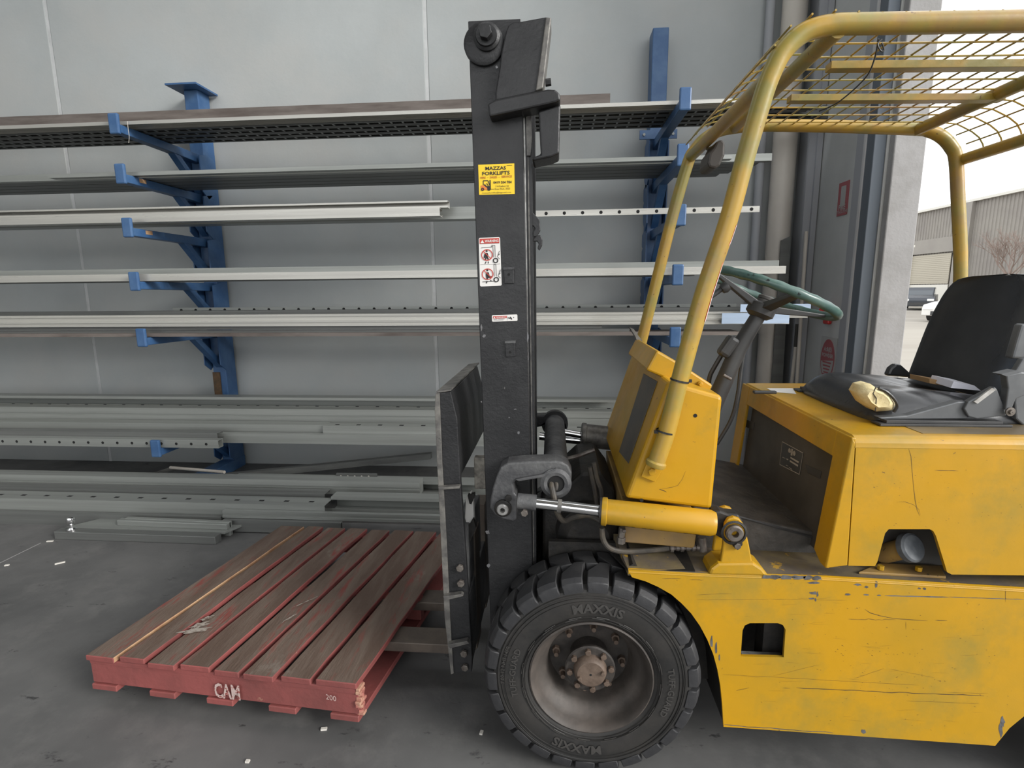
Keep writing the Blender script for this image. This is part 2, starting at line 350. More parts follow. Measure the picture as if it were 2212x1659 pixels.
# signs on the end wall (they lie on the plane X = XE)
def sgn(px, py, X=XE-0.014): return PX(px, py, X)
def quadprism(pts, off, mb, mi=0): mb.prism(pts, off, mi)
sg = thing('extinguisher_sign', sgn(1823, 465), 'tall pale red fire extinguisher sign high on the grey end wall', 'sign')
yA = sgn(1808, 465).y; yB = sgn(1836, 392).y; zT = sgn(1824, 393).z; zB = sgn(1820, 465).z; ym = (yA+yB)/2
MB().bb(XE-0.017, XE-0.0125, yB, yA, zB, zT).build('sign_board', M['signred'], sg)
s2 = MB(); hh = zT-zB; ww = yA-yB
s2.bb(XE-0.0185, XE-0.017, yB+ww*0.25, yB+ww*0.72, zB+hh*0.28, zT-hh*0.12)
text_flat(s2, 'FIRE', 0.045, (XE-0.0185, ym, zB+hh*0.17), (0, -1, 0), (0, 0, 1), 0, 0.001)
text_flat(s2, 'EXTINGUISHER', 0.025, (XE-0.0185, ym, zB+hh*0.07), (0, -1, 0), (0, 0, 1), 0, 0.0)
s2.build('sign_print', M['signwhite'], sg)
sp = thing('powder_sign', sgn(1788, 775), 'small white notice with a red oval low on the grey end wall', 'sign')
c0 = sgn(1788, 776); a_, b_ = 0.085, 0.115
MB().bb(XE-0.016, XE-0.0125, c0.y-0.105, c0.y+0.105, c0.z-0.145, c0.z+0.145).build('sign_board', M['signwhite'], sp)
def ell(c, ry, rz, t0=0, t1=360, n=28): return [Vector((c.x, c.y+ry*math.cos(R(t0+(t1-t0)*i/n)), c.z+rz*math.sin(R(t0+(t1-t0)*i/n)))) for i in range(n)]
c1 = Vector((XE-0.0175, c0.y, c0.z)); MB().prism(ell(c1, 0.09, 0.132), (0.0015, 0, 0)).build('red_oval', M['signred'], sp)
ow = MB(); c2 = Vector((XE-0.0185, c0.y, c0.z)); q = ell(c2, 0.08, 0.12, 180, 360, 20)
ow.prism([p for p in q if p.z > c0.z-0.105], (0.001, 0, 0))
text_flat(ow, 'A:B(E)', 0.040, (XE-0.0187, c0.y, c0.z+0.052), (0, -1, 0), (0, 0, 1), 0, 0.001)
text_flat(ow, 'POWDER', 0.034, (XE-0.0187, c0.y, c0.z+0.014), (0, -1, 0), (0, 0, 1), 0, 0.001)
ow.build('oval_print', M['signwhite'], sp)
ol = MB()
for i in range(4): ol.bb(XE-0.0197, XE-0.0187, c0.y-0.055+0.008*i, c0.y+0.055-0.008*i, c0.z-0.026-0.022*i, c0.z-0.016-0.022*i)
ol.build('small_print', M['signred'], sp)

# things leaning in the corner
def stick(name, pa, pb, r, mt, label, cat, n=12):
    o = MB().cyl(pa, pb, r, n).build(name, mt, smooth=True, og=Vector(pa)); o.location = pa; tag(o, label, cat); return o
a = P(1724, 845, 4.0); a = Vector((1.66, 3.97, 0)); 
bs = thing('broom', (1.66, 3.95, 0), 'pale wooden broom handle with a grey upper sleeve leaning in the corner', 'broom')
tp = P(1723, 700, 3.95); MB().cyl((1.665, 3.95, 0.05), (tp.x, 3.95, tp.z-0.16), 0.012, 12).build('handle', M['cream'], bs, smooth=True)
MB().cyl((tp.x, 3.95, tp.z-0.16), (tp.x, 3.95, tp.z), 0.014, 12).build('sleeve', M['plategrey'], bs, smooth=True)
MB().bb(1.60, 1.74, 3.90, 4.0, 0.0, 0.05).build('broom_head', M['plategrey'], bs)
stick('wooden_pole', (1.71, 3.88, 0.0), P(1742, 500, 3.9), 0.012, M['cream'], 'slim cream pole leaning against the end wall behind the broom', 'pole')
fs_ = P(1706, 512, 4.05)
o = MB().prism([(1.60, 4.06, 0), (1.69, 4.06, 0), (fs_.x+0.02, 4.08, fs_.z+0.01), (fs_.x-0.045, 4.08, fs_.z-0.02)], (0, 0.01, 0)).build('sheet_offcut', M['galvdull'])
tag(o, 'narrow grey metal offcut leaning upright in front of the cream downpipe', 'metal offcut')

# small red fitting on the end wall, seen past the steering wheel
ec = PX(1782, 672, XE-0.05); zf_ = ec.z
fe = thing('wall_hook', (ec.x, ec.y, zf_-0.1), 'small red plastic hook on the end wall beyond the steering wheel', 'wall fitting')
MB().box((XE-0.03, ec.y, zf_-0.02), (0.03, 0.07, 0.13)).build('back_plate', M['redplastic'], fe, bevel=0.01)
MB().cyl((XE-0.04, ec.y+0.02, zf_-0.03), (XE-0.10, ec.y-0.09, zf_+0.01), 0.028, 16).build('hook_arm', M['redplastic'], fe, bevel=0.006)

# ================================================================== RACK
def rack(x, label, levels, tipY, top, capplate):
    t = thing('cantilever_rack', (x, 4.15, 0), label, 'rack', 'blue cantilever rack columns')
    MB().bb(x-0.055, x+0.055, 4.14, 4.28, 0, top).build('column', M['blue'], t, bevel=0.006)
    MB().bb(x-0.06, x+0.06, 3.45, 4.28, 0.0, 0.09).build('base', M['blue'], t, bevel=0.005)
    if capplate: MB().bb(x-0.12, x+0.12, 4.03, 4.29, top, top+0.012).build('cap_plate', M['blue'], t)
    for z in levels:
        am = MB()
        am.prism([(x-0.03, 4.14, z-0.065), (x-0.03, 4.14, z), (x-0.03, tipY, z), (x-0.03, tipY, z-0.05), (x-0.03, 3.8, z-0.055)], (0.06, 0, 0))
        arm = am.build('arm', M['blue'], t, bevel=0.004)
        MB().bb(x-0.033, x+0.033, tipY-0.015, tipY+0.008, z-0.06, z+0.062).build('end_lip', M['blue'], arm, bevel=0.008)
        bm_ = MB(); d = Vector((0, 1, -1)).normalized(); mid = Vector((x, 3.99, z-0.17))
        bm_.prism([(x-0.025, 3.84, z-0.05), (x-0.025, 3.90, z-0.05), (x-0.025, 4.14, z-0.25), (x-0.025, 4.14, z-0.31)], (0.05, 0, 0))
        bm_.build('brace', M['blue'], arm)
        bk = MB()
        for sx in (-1, 1): bk.prism([(x+sx*0.062, 4.06, z-0.02), (x+sx*0.062, 4.16, z+0.0), (x+sx*0.062, 4.24, z-0.02), (x+sx*0.062, 4.24, z-0.10), (x+sx*0.062, 4.20, z-0.12), (x+sx*0.062, 4.24, z-0.14), (x+sx*0.062, 4.22, z-0.26), (x+sx*0.062, 4.13, z-0.33), (x+sx*0.062, 4.06, z-0.28)], (sx*0.008, 0, 0))
        bk.build('hook_plate', M['blue'], arm)
    return t
xl = P(430, 330, 4.15).x+0.02; xr = 0.715
Lv = [P(262, 257, 3.35).z-0.025, P(273, 375, 3.35).z, P(290, 488, 3.35).z-0.01, P(308, 608, 3.35).z, P(323, 730, 3.35).z, P(345, 970, 3.35).z]
r1 = rack(-2.74, 'blue cantilever rack column with a flat cap plate on top, left of the mast', Lv, 3.36, P(415, 195, 4.15).z, True)
r2 = rack(xr, 'blue cantilever rack column without a cap plate, between the mast and the overhead guard', Lv, 3.30, P(1432, 60, 4.15).z, False)
z_ = P(480, 820, 4.13).z; z2 = P(480, 858, 4.13).z
MB().bb(-2.795, -2.735, 4.128, 4.139, z2-0.08, z_+0.06).build('rusty_patch', M['rust'], r1)
zc = P(1425, 290, 4.1).z
o = MB().bb(xr-0.13, xr+0.13, 4.10, 4.112, zc-0.03, zc+0.03).build('clamp_plate', M['blue'], r2)
b_ = MB()
for s in (-1, 1): b_.bolt((xr+s*0.1, 4.10, zc), (0, -1, 0), 0.010, 0.008)
b_.build('clamp_bolt', M['galv'], o)
for (px, py, lv) in ((320, 376, 1), (337, 488, 2)):
    p = P(px, py, 3.5); arm = [c for c in r1.children if c.name.startswith('arm')][lv]
    MB().bb(-2.7095, -2.7085, p.y-0.03, p.y+0.03, Lv[lv]-0.03, Lv[lv]-0.005).build('tape_scrap', M['bearwood'], arm)

# ---- long stock on the rack.  face height from two pixels on the plane Y, ends from pixels
def bar(kind, mt, Y, xr_, yt, yb, x0, x1, dep, label, cat='metal bar', name='steel_section', holes=None, group=None, t=0.004, hy=None):
    zt = P(xr_, yt, Y).z; zb = P(xr_, yb, Y).z
    for lv in Lv:
        if zb-0.06 < lv+.002 < zt-.008 and Y > 3.35: zb = max(zb, lv+.002)
    if Y+dep > 4.13: dep = 4.13-Y
    X0 = x0 if isinstance(x0, float) else P(x0, yt, Y).x
    X1 = x1 if isinstance(x1, float) else P(x1, yt, Y).x
    m_ = MB(); y0, y1 = Y, Y+dep
    if kind == 'tube':       # hollow box section, open at the ends
        o_ = [(y0, zb), (y1, zb), (y1, zt), (y0, zt)]; i_ = [(y0+t, zb+t), (y1-t, zb+t), (y1-t, zt-t), (y0+t, zt-t)]
        n = 4; vs = [(X0, *p) for p in o_]+[(X0, *p) for p in i_]+[(X1, *p) for p in o_]+[(X1, *p) for p in i_]
        fs = []
        for i in range(4):
            j = (i+1) % 4
            fs += [(i, j, j+8, i+8), (i+4, i+12, j+12, j+4), (i, i+4, j+4, j), (i+8, j+8, j+12, i+12)]
        m_.add(vs, fs)
    elif kind == 'c_open':   # channel with its open side to the viewer
        l = min(0.02, (zt-zb)*0.25)
        m_.ext([(y0, zb), (y1, zb), (y1, zt), (y0, zt), (y0, zt-l), (y0+t, zt-l), (y0+t, zt-t), (y1-t, zt-t), (y1-t, zb+t), (y0+t, zb+t), (y0+t, zb+l), (y0, zb+l)], X0, X1)
    elif kind == 'c_back':   # channel with its web to the viewer, lips behind
        l = min(0.02, (zt-zb)*0.25)
        m_.ext([(y0, zb), (y1, zb), (y1, zb+l), (y1-t, zb+l), (y1-t, zb+t), (y0+t, zb+t), (y0+t, zt-t), (y1-t, zt-t), (y1-t, zt-l), (y1, zt-l), (y1, zt), (y0, zt)], X0, X1)
    elif kind == 'angle':
        m_.ext([(y0, zb), (y1, zb), (y1, zb+t), (y0+t, zb+t), (y0+t, zt), (y0, zt)], X0, X1)
    elif kind == 'step':     # pressed section with a groove along the face
        zm = (zt+zb)/2; g_ = 0.006
        m_.ext([(y0, zb), (y1, zb), (y1, zt), (y0+0.004, zt), (y0+0.004, zm+g_), (y0+0.010, zm+g_), (y0+0.010, zm-g_), (y0, zm-g_)], X0, X1)
    elif kind == 'under':    # open-bottom tray seen from below
        m_.ext([(y0, zb), (y0+t, zb), (y0+t, zt-t), (y1-t, zt-t), (y1-t, zb), (y1, zb), (y1, zt), (y0, zt)], X0, X1)
    else: m_.bb(X0, X1, y0, y1, zb, zt)
    og = Vector((X0, y0, zb)); o = m_.build(name, mt, og=og); o.location = og
    tag(o, label, cat, group)
    if holes:
        kd, sp_, hx, hz, where, ofs = holes
        h_ = MB(); x = X0+sp_*0.6
        while x < X1-0.02:
            if where == 'front':
                zc_ = zb+(zt-zb)*ofs
                if kd == 'round': h_.cyl((x, y0-0.0006, zc_), (x, y0+0.002, zc_), hx, 12)
                else: h_.bb(x-hx, x+hx, y0-0.0006, y0+0.002, zc_-hz, zc_+hz)
            elif where == 'top':
                yc_ = y0+dep*ofs; h_.bb(x-hx, x+hx, yc_-hz, yc_+hz, zt-0.002, zt+0.0006)
            elif where == 'bottom':
                yc_ = y0+dep*ofs; h_.bb(x-hx, x+hx, yc_-hz, yc_+hz, zb-0.0006, zb+0.003)
            x += sp_
        h = h_.build('punched_hole', M['hole'], o); h['kind'] = 'stuff'
    return o
FAR = -5.6
sw = 'metal section'
zA = [z+0.002 for z in Lv]
# shelf 1
bar('solid', M['brownbar'], 3.86, 1000, 214, 262, FAR, 1318, 0.05, 'brown weathered flat bar standing at the back of the top shelf', sw)
bar('under', M['alu'], 3.40, 900, 238, 246, FAR, 1640, 0.10, 'bright aluminium tray with a gleaming lip at the front of the top shelf', sw, t=0.003)
zt1 = Lv[0]+.003
for k in range(4):
    y0 = 3.505+k*0.085
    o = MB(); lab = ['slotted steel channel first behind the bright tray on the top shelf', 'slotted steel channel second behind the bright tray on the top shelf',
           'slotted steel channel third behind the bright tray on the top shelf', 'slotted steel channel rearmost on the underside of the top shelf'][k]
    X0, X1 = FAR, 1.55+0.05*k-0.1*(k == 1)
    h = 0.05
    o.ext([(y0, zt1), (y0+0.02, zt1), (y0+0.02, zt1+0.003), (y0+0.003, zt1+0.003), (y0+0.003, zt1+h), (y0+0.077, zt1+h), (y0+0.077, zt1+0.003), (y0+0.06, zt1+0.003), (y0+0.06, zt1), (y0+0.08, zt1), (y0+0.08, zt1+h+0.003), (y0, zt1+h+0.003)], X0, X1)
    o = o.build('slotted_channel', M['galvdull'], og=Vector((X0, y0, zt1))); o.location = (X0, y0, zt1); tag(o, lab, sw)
    r_ = MB(); x = X0+0.06
    while x < X1-0.02:
        r_.bb(x-0.006, x+0.006, y0+0.021, y0+0.059, zt1+0.002, zt1+0.006); x += 0.075
    q = r_.build('cross_rib', M['galv'], o); q['kind'] = 'stuff'
# shelf 2
bar('tube', M['galv'], 3.42, 300, 371, 384, 103, 1580, 0.05, 'light grey box section with its left end showing, front of the second shelf', sw)
bar('tube', M['galv'], 3.50, 50, 378, 394, FAR, 1665, 0.05, 'longest grey box section reaching past the others on the second shelf', sw)
for k in range(4):
    y0 = 3.56+k*0.1; zz = Lv[1]+.003; X1 = P(1640-28*k, 350, y0).x
    o = MB().ext([(y0, zz), (y0+0.09, zz), (y0+0.09, zz+0.045), (y0+0.087, zz+0.045), (y0+0.087, zz+0.004), (y0+0.003, zz+0.004), (y0+0.003, zz+0.05), (y0, zz+0.05)], FAR, X1).build('steel_channel', M['galvdull'], og=Vector((FAR, y0, zz)))
    o.location = (FAR, y0, zz); tag(o, ['dark steel channel just behind the box sections on the second shelf', 'dark steel channel next to the innermost, middle of the second shelf', 'dark steel channel deep on the second shelf, second from the wall', 'dark steel channel nearest the wall on the second shelf'][k], sw)
# shelf 3
bar('c_open', M['alu'], 3.45, 300, 448, 463, FAR, 967, 0.07, 'upper cream-lit aluminium channel with a turned lip on the third shelf', sw)
bar('c_back', M['alu'], 3.42, 300, 463, 480, FAR, 950, 0.08, 'lower cream-lit aluminium section at the front of the third shelf', sw)
bar('tube', M['galv'], 3.60, 300, 462, 487, FAR, 1030, 0.12, 'wide grey box section poking out behind the cream-lit pair on the third shelf', sw)
bar('solid', M['alu'], 3.48, 1400, 450, 463, 1040, 1641, 0.006, 'flat bar with a row of round holes on the third shelf, right of the mast', sw, holes=('round', 0.1125, 0.0105, 0, 'front', 0.5))
# shelf 4
bar('tube', M['galv'], 3.50, 300, 581, 592, FAR, 1682, 0.05, 'dull box section lying behind on the fourth shelf', sw)
bar('tube', M['alu'], 3.40, 300, 592, 607, FAR, 1697, 0.06, 'pale box section with scratches at the front of the fourth shelf', sw)
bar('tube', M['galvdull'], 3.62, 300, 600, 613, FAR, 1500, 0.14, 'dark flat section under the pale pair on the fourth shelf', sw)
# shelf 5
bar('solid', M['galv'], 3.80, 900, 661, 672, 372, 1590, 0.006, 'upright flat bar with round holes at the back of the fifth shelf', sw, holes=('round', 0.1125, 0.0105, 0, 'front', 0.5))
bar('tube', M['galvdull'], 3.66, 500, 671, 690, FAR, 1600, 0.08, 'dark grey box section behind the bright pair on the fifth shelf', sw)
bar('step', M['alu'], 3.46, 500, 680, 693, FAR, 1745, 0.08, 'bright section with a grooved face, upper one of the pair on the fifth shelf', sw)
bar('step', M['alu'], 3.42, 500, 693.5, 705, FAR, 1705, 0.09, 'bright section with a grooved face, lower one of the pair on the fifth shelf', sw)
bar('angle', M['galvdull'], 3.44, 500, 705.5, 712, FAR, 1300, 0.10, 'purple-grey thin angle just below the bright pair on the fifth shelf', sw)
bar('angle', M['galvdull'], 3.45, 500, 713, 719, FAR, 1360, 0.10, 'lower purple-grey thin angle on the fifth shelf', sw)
bar('solid', M['brownbar'], 3.40, 500, 720, 727, FAR, 1600, 0.20, 'brownish flat sheet lying lowest on the fifth shelf', sw)
# added strips coloured blue for the sky's reflection, at the right of shelf 5
bar('solid', M['sky_tint'], 3.405, 1650, 657, 674, 1600, 1752, 0.004, 'short strip of painted blue sky reflection over the upper right end of the fifth shelf stock', sw)
bar('solid', M['sky_tint'], 3.395, 1650, 676, 699, 1560, 1706, 0.004, 'short strip of painted blue sky reflection over the lower right end of the fifth shelf stock', sw)
# shelf 6
zb6 = Lv[5]
bar('c_open', M['galv'], 3.82, 500, 858, 881, FAR, 1335, 0.10, 'open purlin with faint dents in its web, highest on the lowest shelf', 'purlin', 'steel_purlin', holes=('slot', 0.155, 0.012, 0.004, 'front', 0.2))
bar('step', M['galv'], 3.70, 500, 883, 912, FAR, 1325, 0.10, 'deep pressed purlin second from the top on the lowest shelf', 'purlin', 'steel_purlin')
bar('c_back', M['galv'], 3.58, 300, 914, 935, FAR, 700, 0.10, 'grey purlin third from the top on the lowest shelf, ending near the mast', 'purlin', 'steel_purlin')
bar('c_back', M['galv'], 3.56, 820, 921, 938, 697, 1275, 0.09, 'purlin with square slots along its top, lowest shelf beside the carriage', 'purlin', 'steel_purlin', holes=('slot', 0.155, 0.015, 0.012, 'top', 0.4))
bar('c_back', M['galv'], 3.515, 700, 939, 972, FAR, 1245, 0.042, 'tall grey purlin bearing on the arm of the lowest shelf', 'purlin', 'steel_purlin')
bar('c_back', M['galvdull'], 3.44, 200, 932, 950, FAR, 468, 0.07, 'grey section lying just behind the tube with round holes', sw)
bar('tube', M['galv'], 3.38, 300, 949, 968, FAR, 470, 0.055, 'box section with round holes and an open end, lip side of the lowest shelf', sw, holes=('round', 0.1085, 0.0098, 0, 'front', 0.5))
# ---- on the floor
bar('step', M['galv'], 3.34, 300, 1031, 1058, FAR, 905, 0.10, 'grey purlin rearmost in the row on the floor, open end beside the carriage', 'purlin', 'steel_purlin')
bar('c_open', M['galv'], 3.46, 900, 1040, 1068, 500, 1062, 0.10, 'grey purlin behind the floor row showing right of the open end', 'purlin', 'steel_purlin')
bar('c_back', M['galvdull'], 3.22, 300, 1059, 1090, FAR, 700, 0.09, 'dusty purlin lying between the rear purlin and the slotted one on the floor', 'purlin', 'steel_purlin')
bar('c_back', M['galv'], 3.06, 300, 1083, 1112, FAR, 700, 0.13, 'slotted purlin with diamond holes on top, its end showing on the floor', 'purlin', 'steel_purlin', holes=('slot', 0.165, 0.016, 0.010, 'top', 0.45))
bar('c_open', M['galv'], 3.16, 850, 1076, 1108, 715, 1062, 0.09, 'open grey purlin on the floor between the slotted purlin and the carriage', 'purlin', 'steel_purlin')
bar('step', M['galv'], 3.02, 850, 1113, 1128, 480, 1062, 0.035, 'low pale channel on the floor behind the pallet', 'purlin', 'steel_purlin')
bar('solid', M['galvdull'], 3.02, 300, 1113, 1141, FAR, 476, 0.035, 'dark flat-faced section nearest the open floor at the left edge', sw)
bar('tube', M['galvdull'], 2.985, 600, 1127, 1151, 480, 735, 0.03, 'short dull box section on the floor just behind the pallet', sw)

# drawbar with a tow ball
z0 = 0.0
db = thing('tow_bar', PZ(290, 1170, 0), 'short steel drawbar with a shiny tow ball lying on the concrete floor', 'tow bar')
pA, pB = PZ(118, 1165, 0), PZ(466, 1177, 0)
def along(a, b, t): return a+(b-a)*t
MB().hexa([pA, pB, pB+Vector((0, 0.06, 0)), pA+Vector((0, 0.06, 0))], [p+Vector((0, 0, 0.05)) for p in (pA, pB, pB+Vector((0, 0.06, 0)), pA+Vector((0, 0.06, 0)))]).build('front_rail', M['galvdull'], db, bevel=0.004)
MB().hexa([p+Vector((0.02, 0.06, 0.04)) for p in (pA, pB, pB+Vector((0.06, 0.14, 0)), pA+Vector((0.12, 0.14, 0)))], [p+Vector((0.02, 0.06, 0.052)) for p in (pA, pB, pB+Vector((0.06, 0.14, 0)), pA+Vector((0.12, 0.14, 0)))]).build('plate', M['galv'], db)
MB().hexa([p for p in (pA+Vector((0.33, 0.10, 0.052)), pB+Vector((0.02, 0.09, 0.052)), pB+Vector((0.02, 0.13, 0.052)), pA+Vector((0.33, 0.14, 0.052)))], [p+Vector((0, 0, 0.035)) for p in (pA+Vector((0.33, 0.10, 0.052)), pB+Vector((0.02, 0.09, 0.052)), pB+Vector((0.02, 0.13, 0.052)), pA+Vector((0.33, 0.14, 0.052)))]).build('middle_bar', M['galv'], db, bevel=0.003)
MB().hexa([p for p in (pA+Vector((0.36, 0.125, 0)), pB+Vector((0.02, 0.115, 0)), pB+Vector((0.02, 0.145, 0)), pA+Vector((0.36, 0.155, 0)))], [p+Vector((0, 0, 0.09)) for p in (pA+Vector((0.36, 0.125, 0)), pB+Vector((0.02, 0.115, 0)), pB+Vector((0.02, 0.145, 0)), pA+Vector((0.36, 0.155, 0)))]).build('rear_rail', M['galv'], db, bevel=0.004)
tb = PZ(156, 1146, 0.05)
MB().lathe((tb.x, tb.y, 0.05), (0, 0, 1), [(0.001, 0), (0.026, 0), (0.026, 0.012), (0.013, 0.02), (0.012, 0.04), (0.02, 0.05), (0.025, 0.065), (0.02, 0.082), (0.01, 0.089), (0.001, 0.09)], 24).build('tow_ball', M['chrome'], db, smooth=True)

o = MB().tube(smoothpath([P(275, 262, 3.36), P(277, 280, 3.36), P(279, 295, 3.36), P(278, 309, 3.36)]), 0.0015, 5).build('hanging_string', M['cream'], og=P(275, 262, 3.36)); o.location = P(275, 262, 3.36)
tag(o, 'thin pale string dangling from the tip of the top left rack arm', 'string')
# loose pieces in the dark below the lowest shelf
q0, q1 = PZ(300, 1031, 0.02), P(372, 1008, 3.75)
o = MB().prism([q0, q1, q1+Vector((0.06, 0, -0.01)), q0+Vector((0.12, 0, 0))], (0, 0.004, -0.002)).build('angle_offcut', M['alu'], og=q0); o.location = q0
tag(o, 'short bright angle offcut propped in the dark under the lowest shelf', 'metal offcut')
stick('plastic_conduit', P(368, 1010, 3.70), P(485, 1020, 3.62), 0.012, M['cream'], 'cream conduit end poking out under the lowest shelf', 'pipe')
stick('plastic_conduit', P(520, 1024, 3.9), P(960, 1040, 3.9), 0.010, M['cream'], 'thin pale conduit lying along the wall foot behind the floor row', 'pipe')
qa, qb = P(480, 1026, 3.62), P(930, 980, 3.95)
o = MB().hexa([qa, qa+Vector((0, 0.05, 0)), qa+Vector((0, 0.05, -0.045)), qa+Vector((0, 0, -0.045))], [qb, qb+Vector((0, 0.05, 0)), qb+Vector((0, 0.05, -0.045)), qb+Vector((0, 0, -0.045))]).build('sloping_channel', M['galvdull'], og=qa); o.location = qa
tag(o, 'dusky channel lying aslant in the dark under the lowest shelf', 'metal bar')
fp = MB(); ql, qr = P(722, 1036, 3.50), P(815, 1036, 3.50)
fp.prism([ql, qr, qr+Vector((0, 0, 0.045)), ql+Vector((0.02, 0, 0.05))], (0, 0.004, 0))
o = fp.build('fixing_plate', M['galvdull'], og=ql); o.location = ql; tag(o, 'small dark drilled fixing plate standing behind the floor row', 'plate')
fh = MB()
for i in range(5):
    c = ql+Vector((0.05+0.05*i, -0.001, 0.028)); fh.cyl(c, c+Vector((0, 0.002, 0)), 0.006, 10)
fh.build('drilled_hole', M['debris'], o)['kind'] = 'stuff'

# chips and a line on the floor
for k, (px, py, a, l) in enumerate(((108, 1170, 10, .035), (130, 1217, 40, .045), (15, 1222, 20, .02), (700, 1576, 10, .02), (1040, 1584, 80, .015), (535, 1646, 0, .012))):
    p = PZ(px, py, 0); rm = Matrix.Rotation(R(a), 3, 'Z')
    o = MB().box(p+Vector((0, 0, 0.003)), (l, 0.010, 0.006), rm).build('paper_chip', M['debris'], og=p); o.location = p
    tag(o, ['white chip lying by the corner of the drawbar', 'longer white chip on the floor before the drawbar', 'tiny pale speck near the left edge of the floor',
            'small pale chip on the floor before the pallet corner', 'pale fleck on the floor below the carriage', 'tiny fleck at the bottom of the floor'][k], 'chip')
pa, pb_ = PZ(0, 1216, 0), PZ(88, 1173, 0); d = (pb_-pa).normalized(); s_ = Vector((-d.y, d.x, 0))*0.003
o = MB().prism([pa-s_-d*0.5, pb_-s_, pb_+s_, pa+s_-d*0.5], (0, 0, 0.0006)).build('chalk_line', M['line'], fl)

# ================================================================== PALLET
ZT = 0.20
near = [187, 247, 310, 378, 452, 517, 593, 669, 770]
far = [608, 657, 699, 746, 793, 842, 893, 943, 1002]
def pn(x, z=ZT): return PZ(x, 1413+0.1149*(x-187), ZT)+Vector((0, 0, z-ZT))
def pf(x, z=ZT): return PZ(x, 1135+0.042*(x-608), ZT)+Vector((0, 0, z-ZT))
pl = thing('pallet', (pn(187)+pf(1002))/2*1.0, 'red painted timber pallet with worn brown slats resting on the forks', 'pallet')
pl.location.z = 0.05
lift = [0, .004, 0, .003, -.002, .002, 0, .003]
for i in range(8):
    a, b, c, d = pn(near[i]), pn(near[i+1]), pf(far[i+1]), pf(far[i])
    ga = 0.021 if i > 0 else 0.0
    u1 = (b-a).normalized(); u2 = (c-d).normalized()
    a = a+u1*ga; d = d+u2*ga*(1.2 if i != 6 else .6)
    ov = [0.006, 0.0, 0.008, 0.002, 0.004, 0.012, 0.0, 0.0][i]
    dv = (a-d).normalized(); a = a+dv*ov; b = b+dv*ov
    dz = Vector((0, 0, lift[i]))
    top = [p+dz for p in (a, b, c, d)]
    n = 10; mb = MB(); T = []; B = []
    rows = []
    rr = random.Random(i)
    for k in range(n+1):
        t = k/n; l = top[0].lerp(top[3], t); r = top[1].lerp(top[2], t)
        j1 = rr.uniform(-.0015, .0015); j2 = rr.uniform(-.002, .002); jz = rr.uniform(-.0008, .0008)
        rows.append((l+u1*j1, r+u1*j2, r+u1*j2-Vector((0, 0, .021)), l+u1*j1-Vector((0, 0, .021))))
        for q in range(4): rows[-1][q].z += jz
    vs = [p for r_ in rows for p in r_]; fs = []; mi = []
    for k in range(n):
        for q in range(4):
            fs.append((k*4+q, k*4+(q+1) % 4, (k+1)*4+(q+1) % 4, (k+1)*4+q)); mi.append(0 if q == 0 else (2 if (i == 0 and q == 1) else 1))
    fs += [(0, 1, 2, 3), (n*4+3, n*4+2, n*4+1, n*4)]; mi += [1, 1]
    mb.add(vs, fs, mi)
    mb.build('slat', [M['wood'], M['redwood'], M['bearwood']], pl, bevel=0.0025, seg=1)
def bearer(t, dy, z0, z1, name='bearer', mt='redwood', inset=0.0):
    a = pn(187).lerp(pf(608), t); b = pn(770).lerp(pf(1002), t); u = (b-a).normalized(); v = (pf(800)-pn(480)).normalized()
    a = a+u*inset; b = b-u*inset
    q = [Vector((p.x, p.y, z0)) for p in (a, b, b+v*dy, a+v*dy)]
    return MB().hexa(q, [p+Vector((0, 0, z1-z0)) for p in q]).build(name, M[mt], pl, bevel=0.004, seg=1)
for t in (0.006, 0.47, 0.955): bearer(t, 0.045, 0.082, 0.178)
bearer(0.004, 0.03, 0.158, 0.179, 'top_rail')
v_ = (pf(800)-pn(480)).normalized()
for a0, a1 in ((0.0, 0.10), (0.23, 0.33), (0.45, 0.55), (0.68, 0.78), (0.90, 1.0)):
    q = [pn(187).lerp(pn(770), a0), pn(187).lerp(pn(770), a1), pf(608).lerp(pf(1002), a1), pf(608).lerp(pf(1002), a0)]
    q = [Vector((p.x, p.y, 0.058)) for p in q]
    MB().hexa(q, [p+Vector((0, 0, 0.023)) for p in q]).build('bottom_board', M['redwood'], pl, bevel=0.003, seg=1)
# splintered end of the near bearer
e0 = pn(770); cb = MB()
for k in range(9):
    rr = random.Random(40+k); z = 0.085+k*0.0115
    cb.box((e0.x+0.004, e0.y+0.02+rr.uniform(-.01, .01), z), (rr.uniform(.012, .03), rr.uniform(.02, .045), 0.011), Matrix.Rotation(rr.uniform(-.3, .3), 3, 'Z'))
cb.build('splintered_end', M['pinkwood'], pl, bevel=0.002, seg=1)
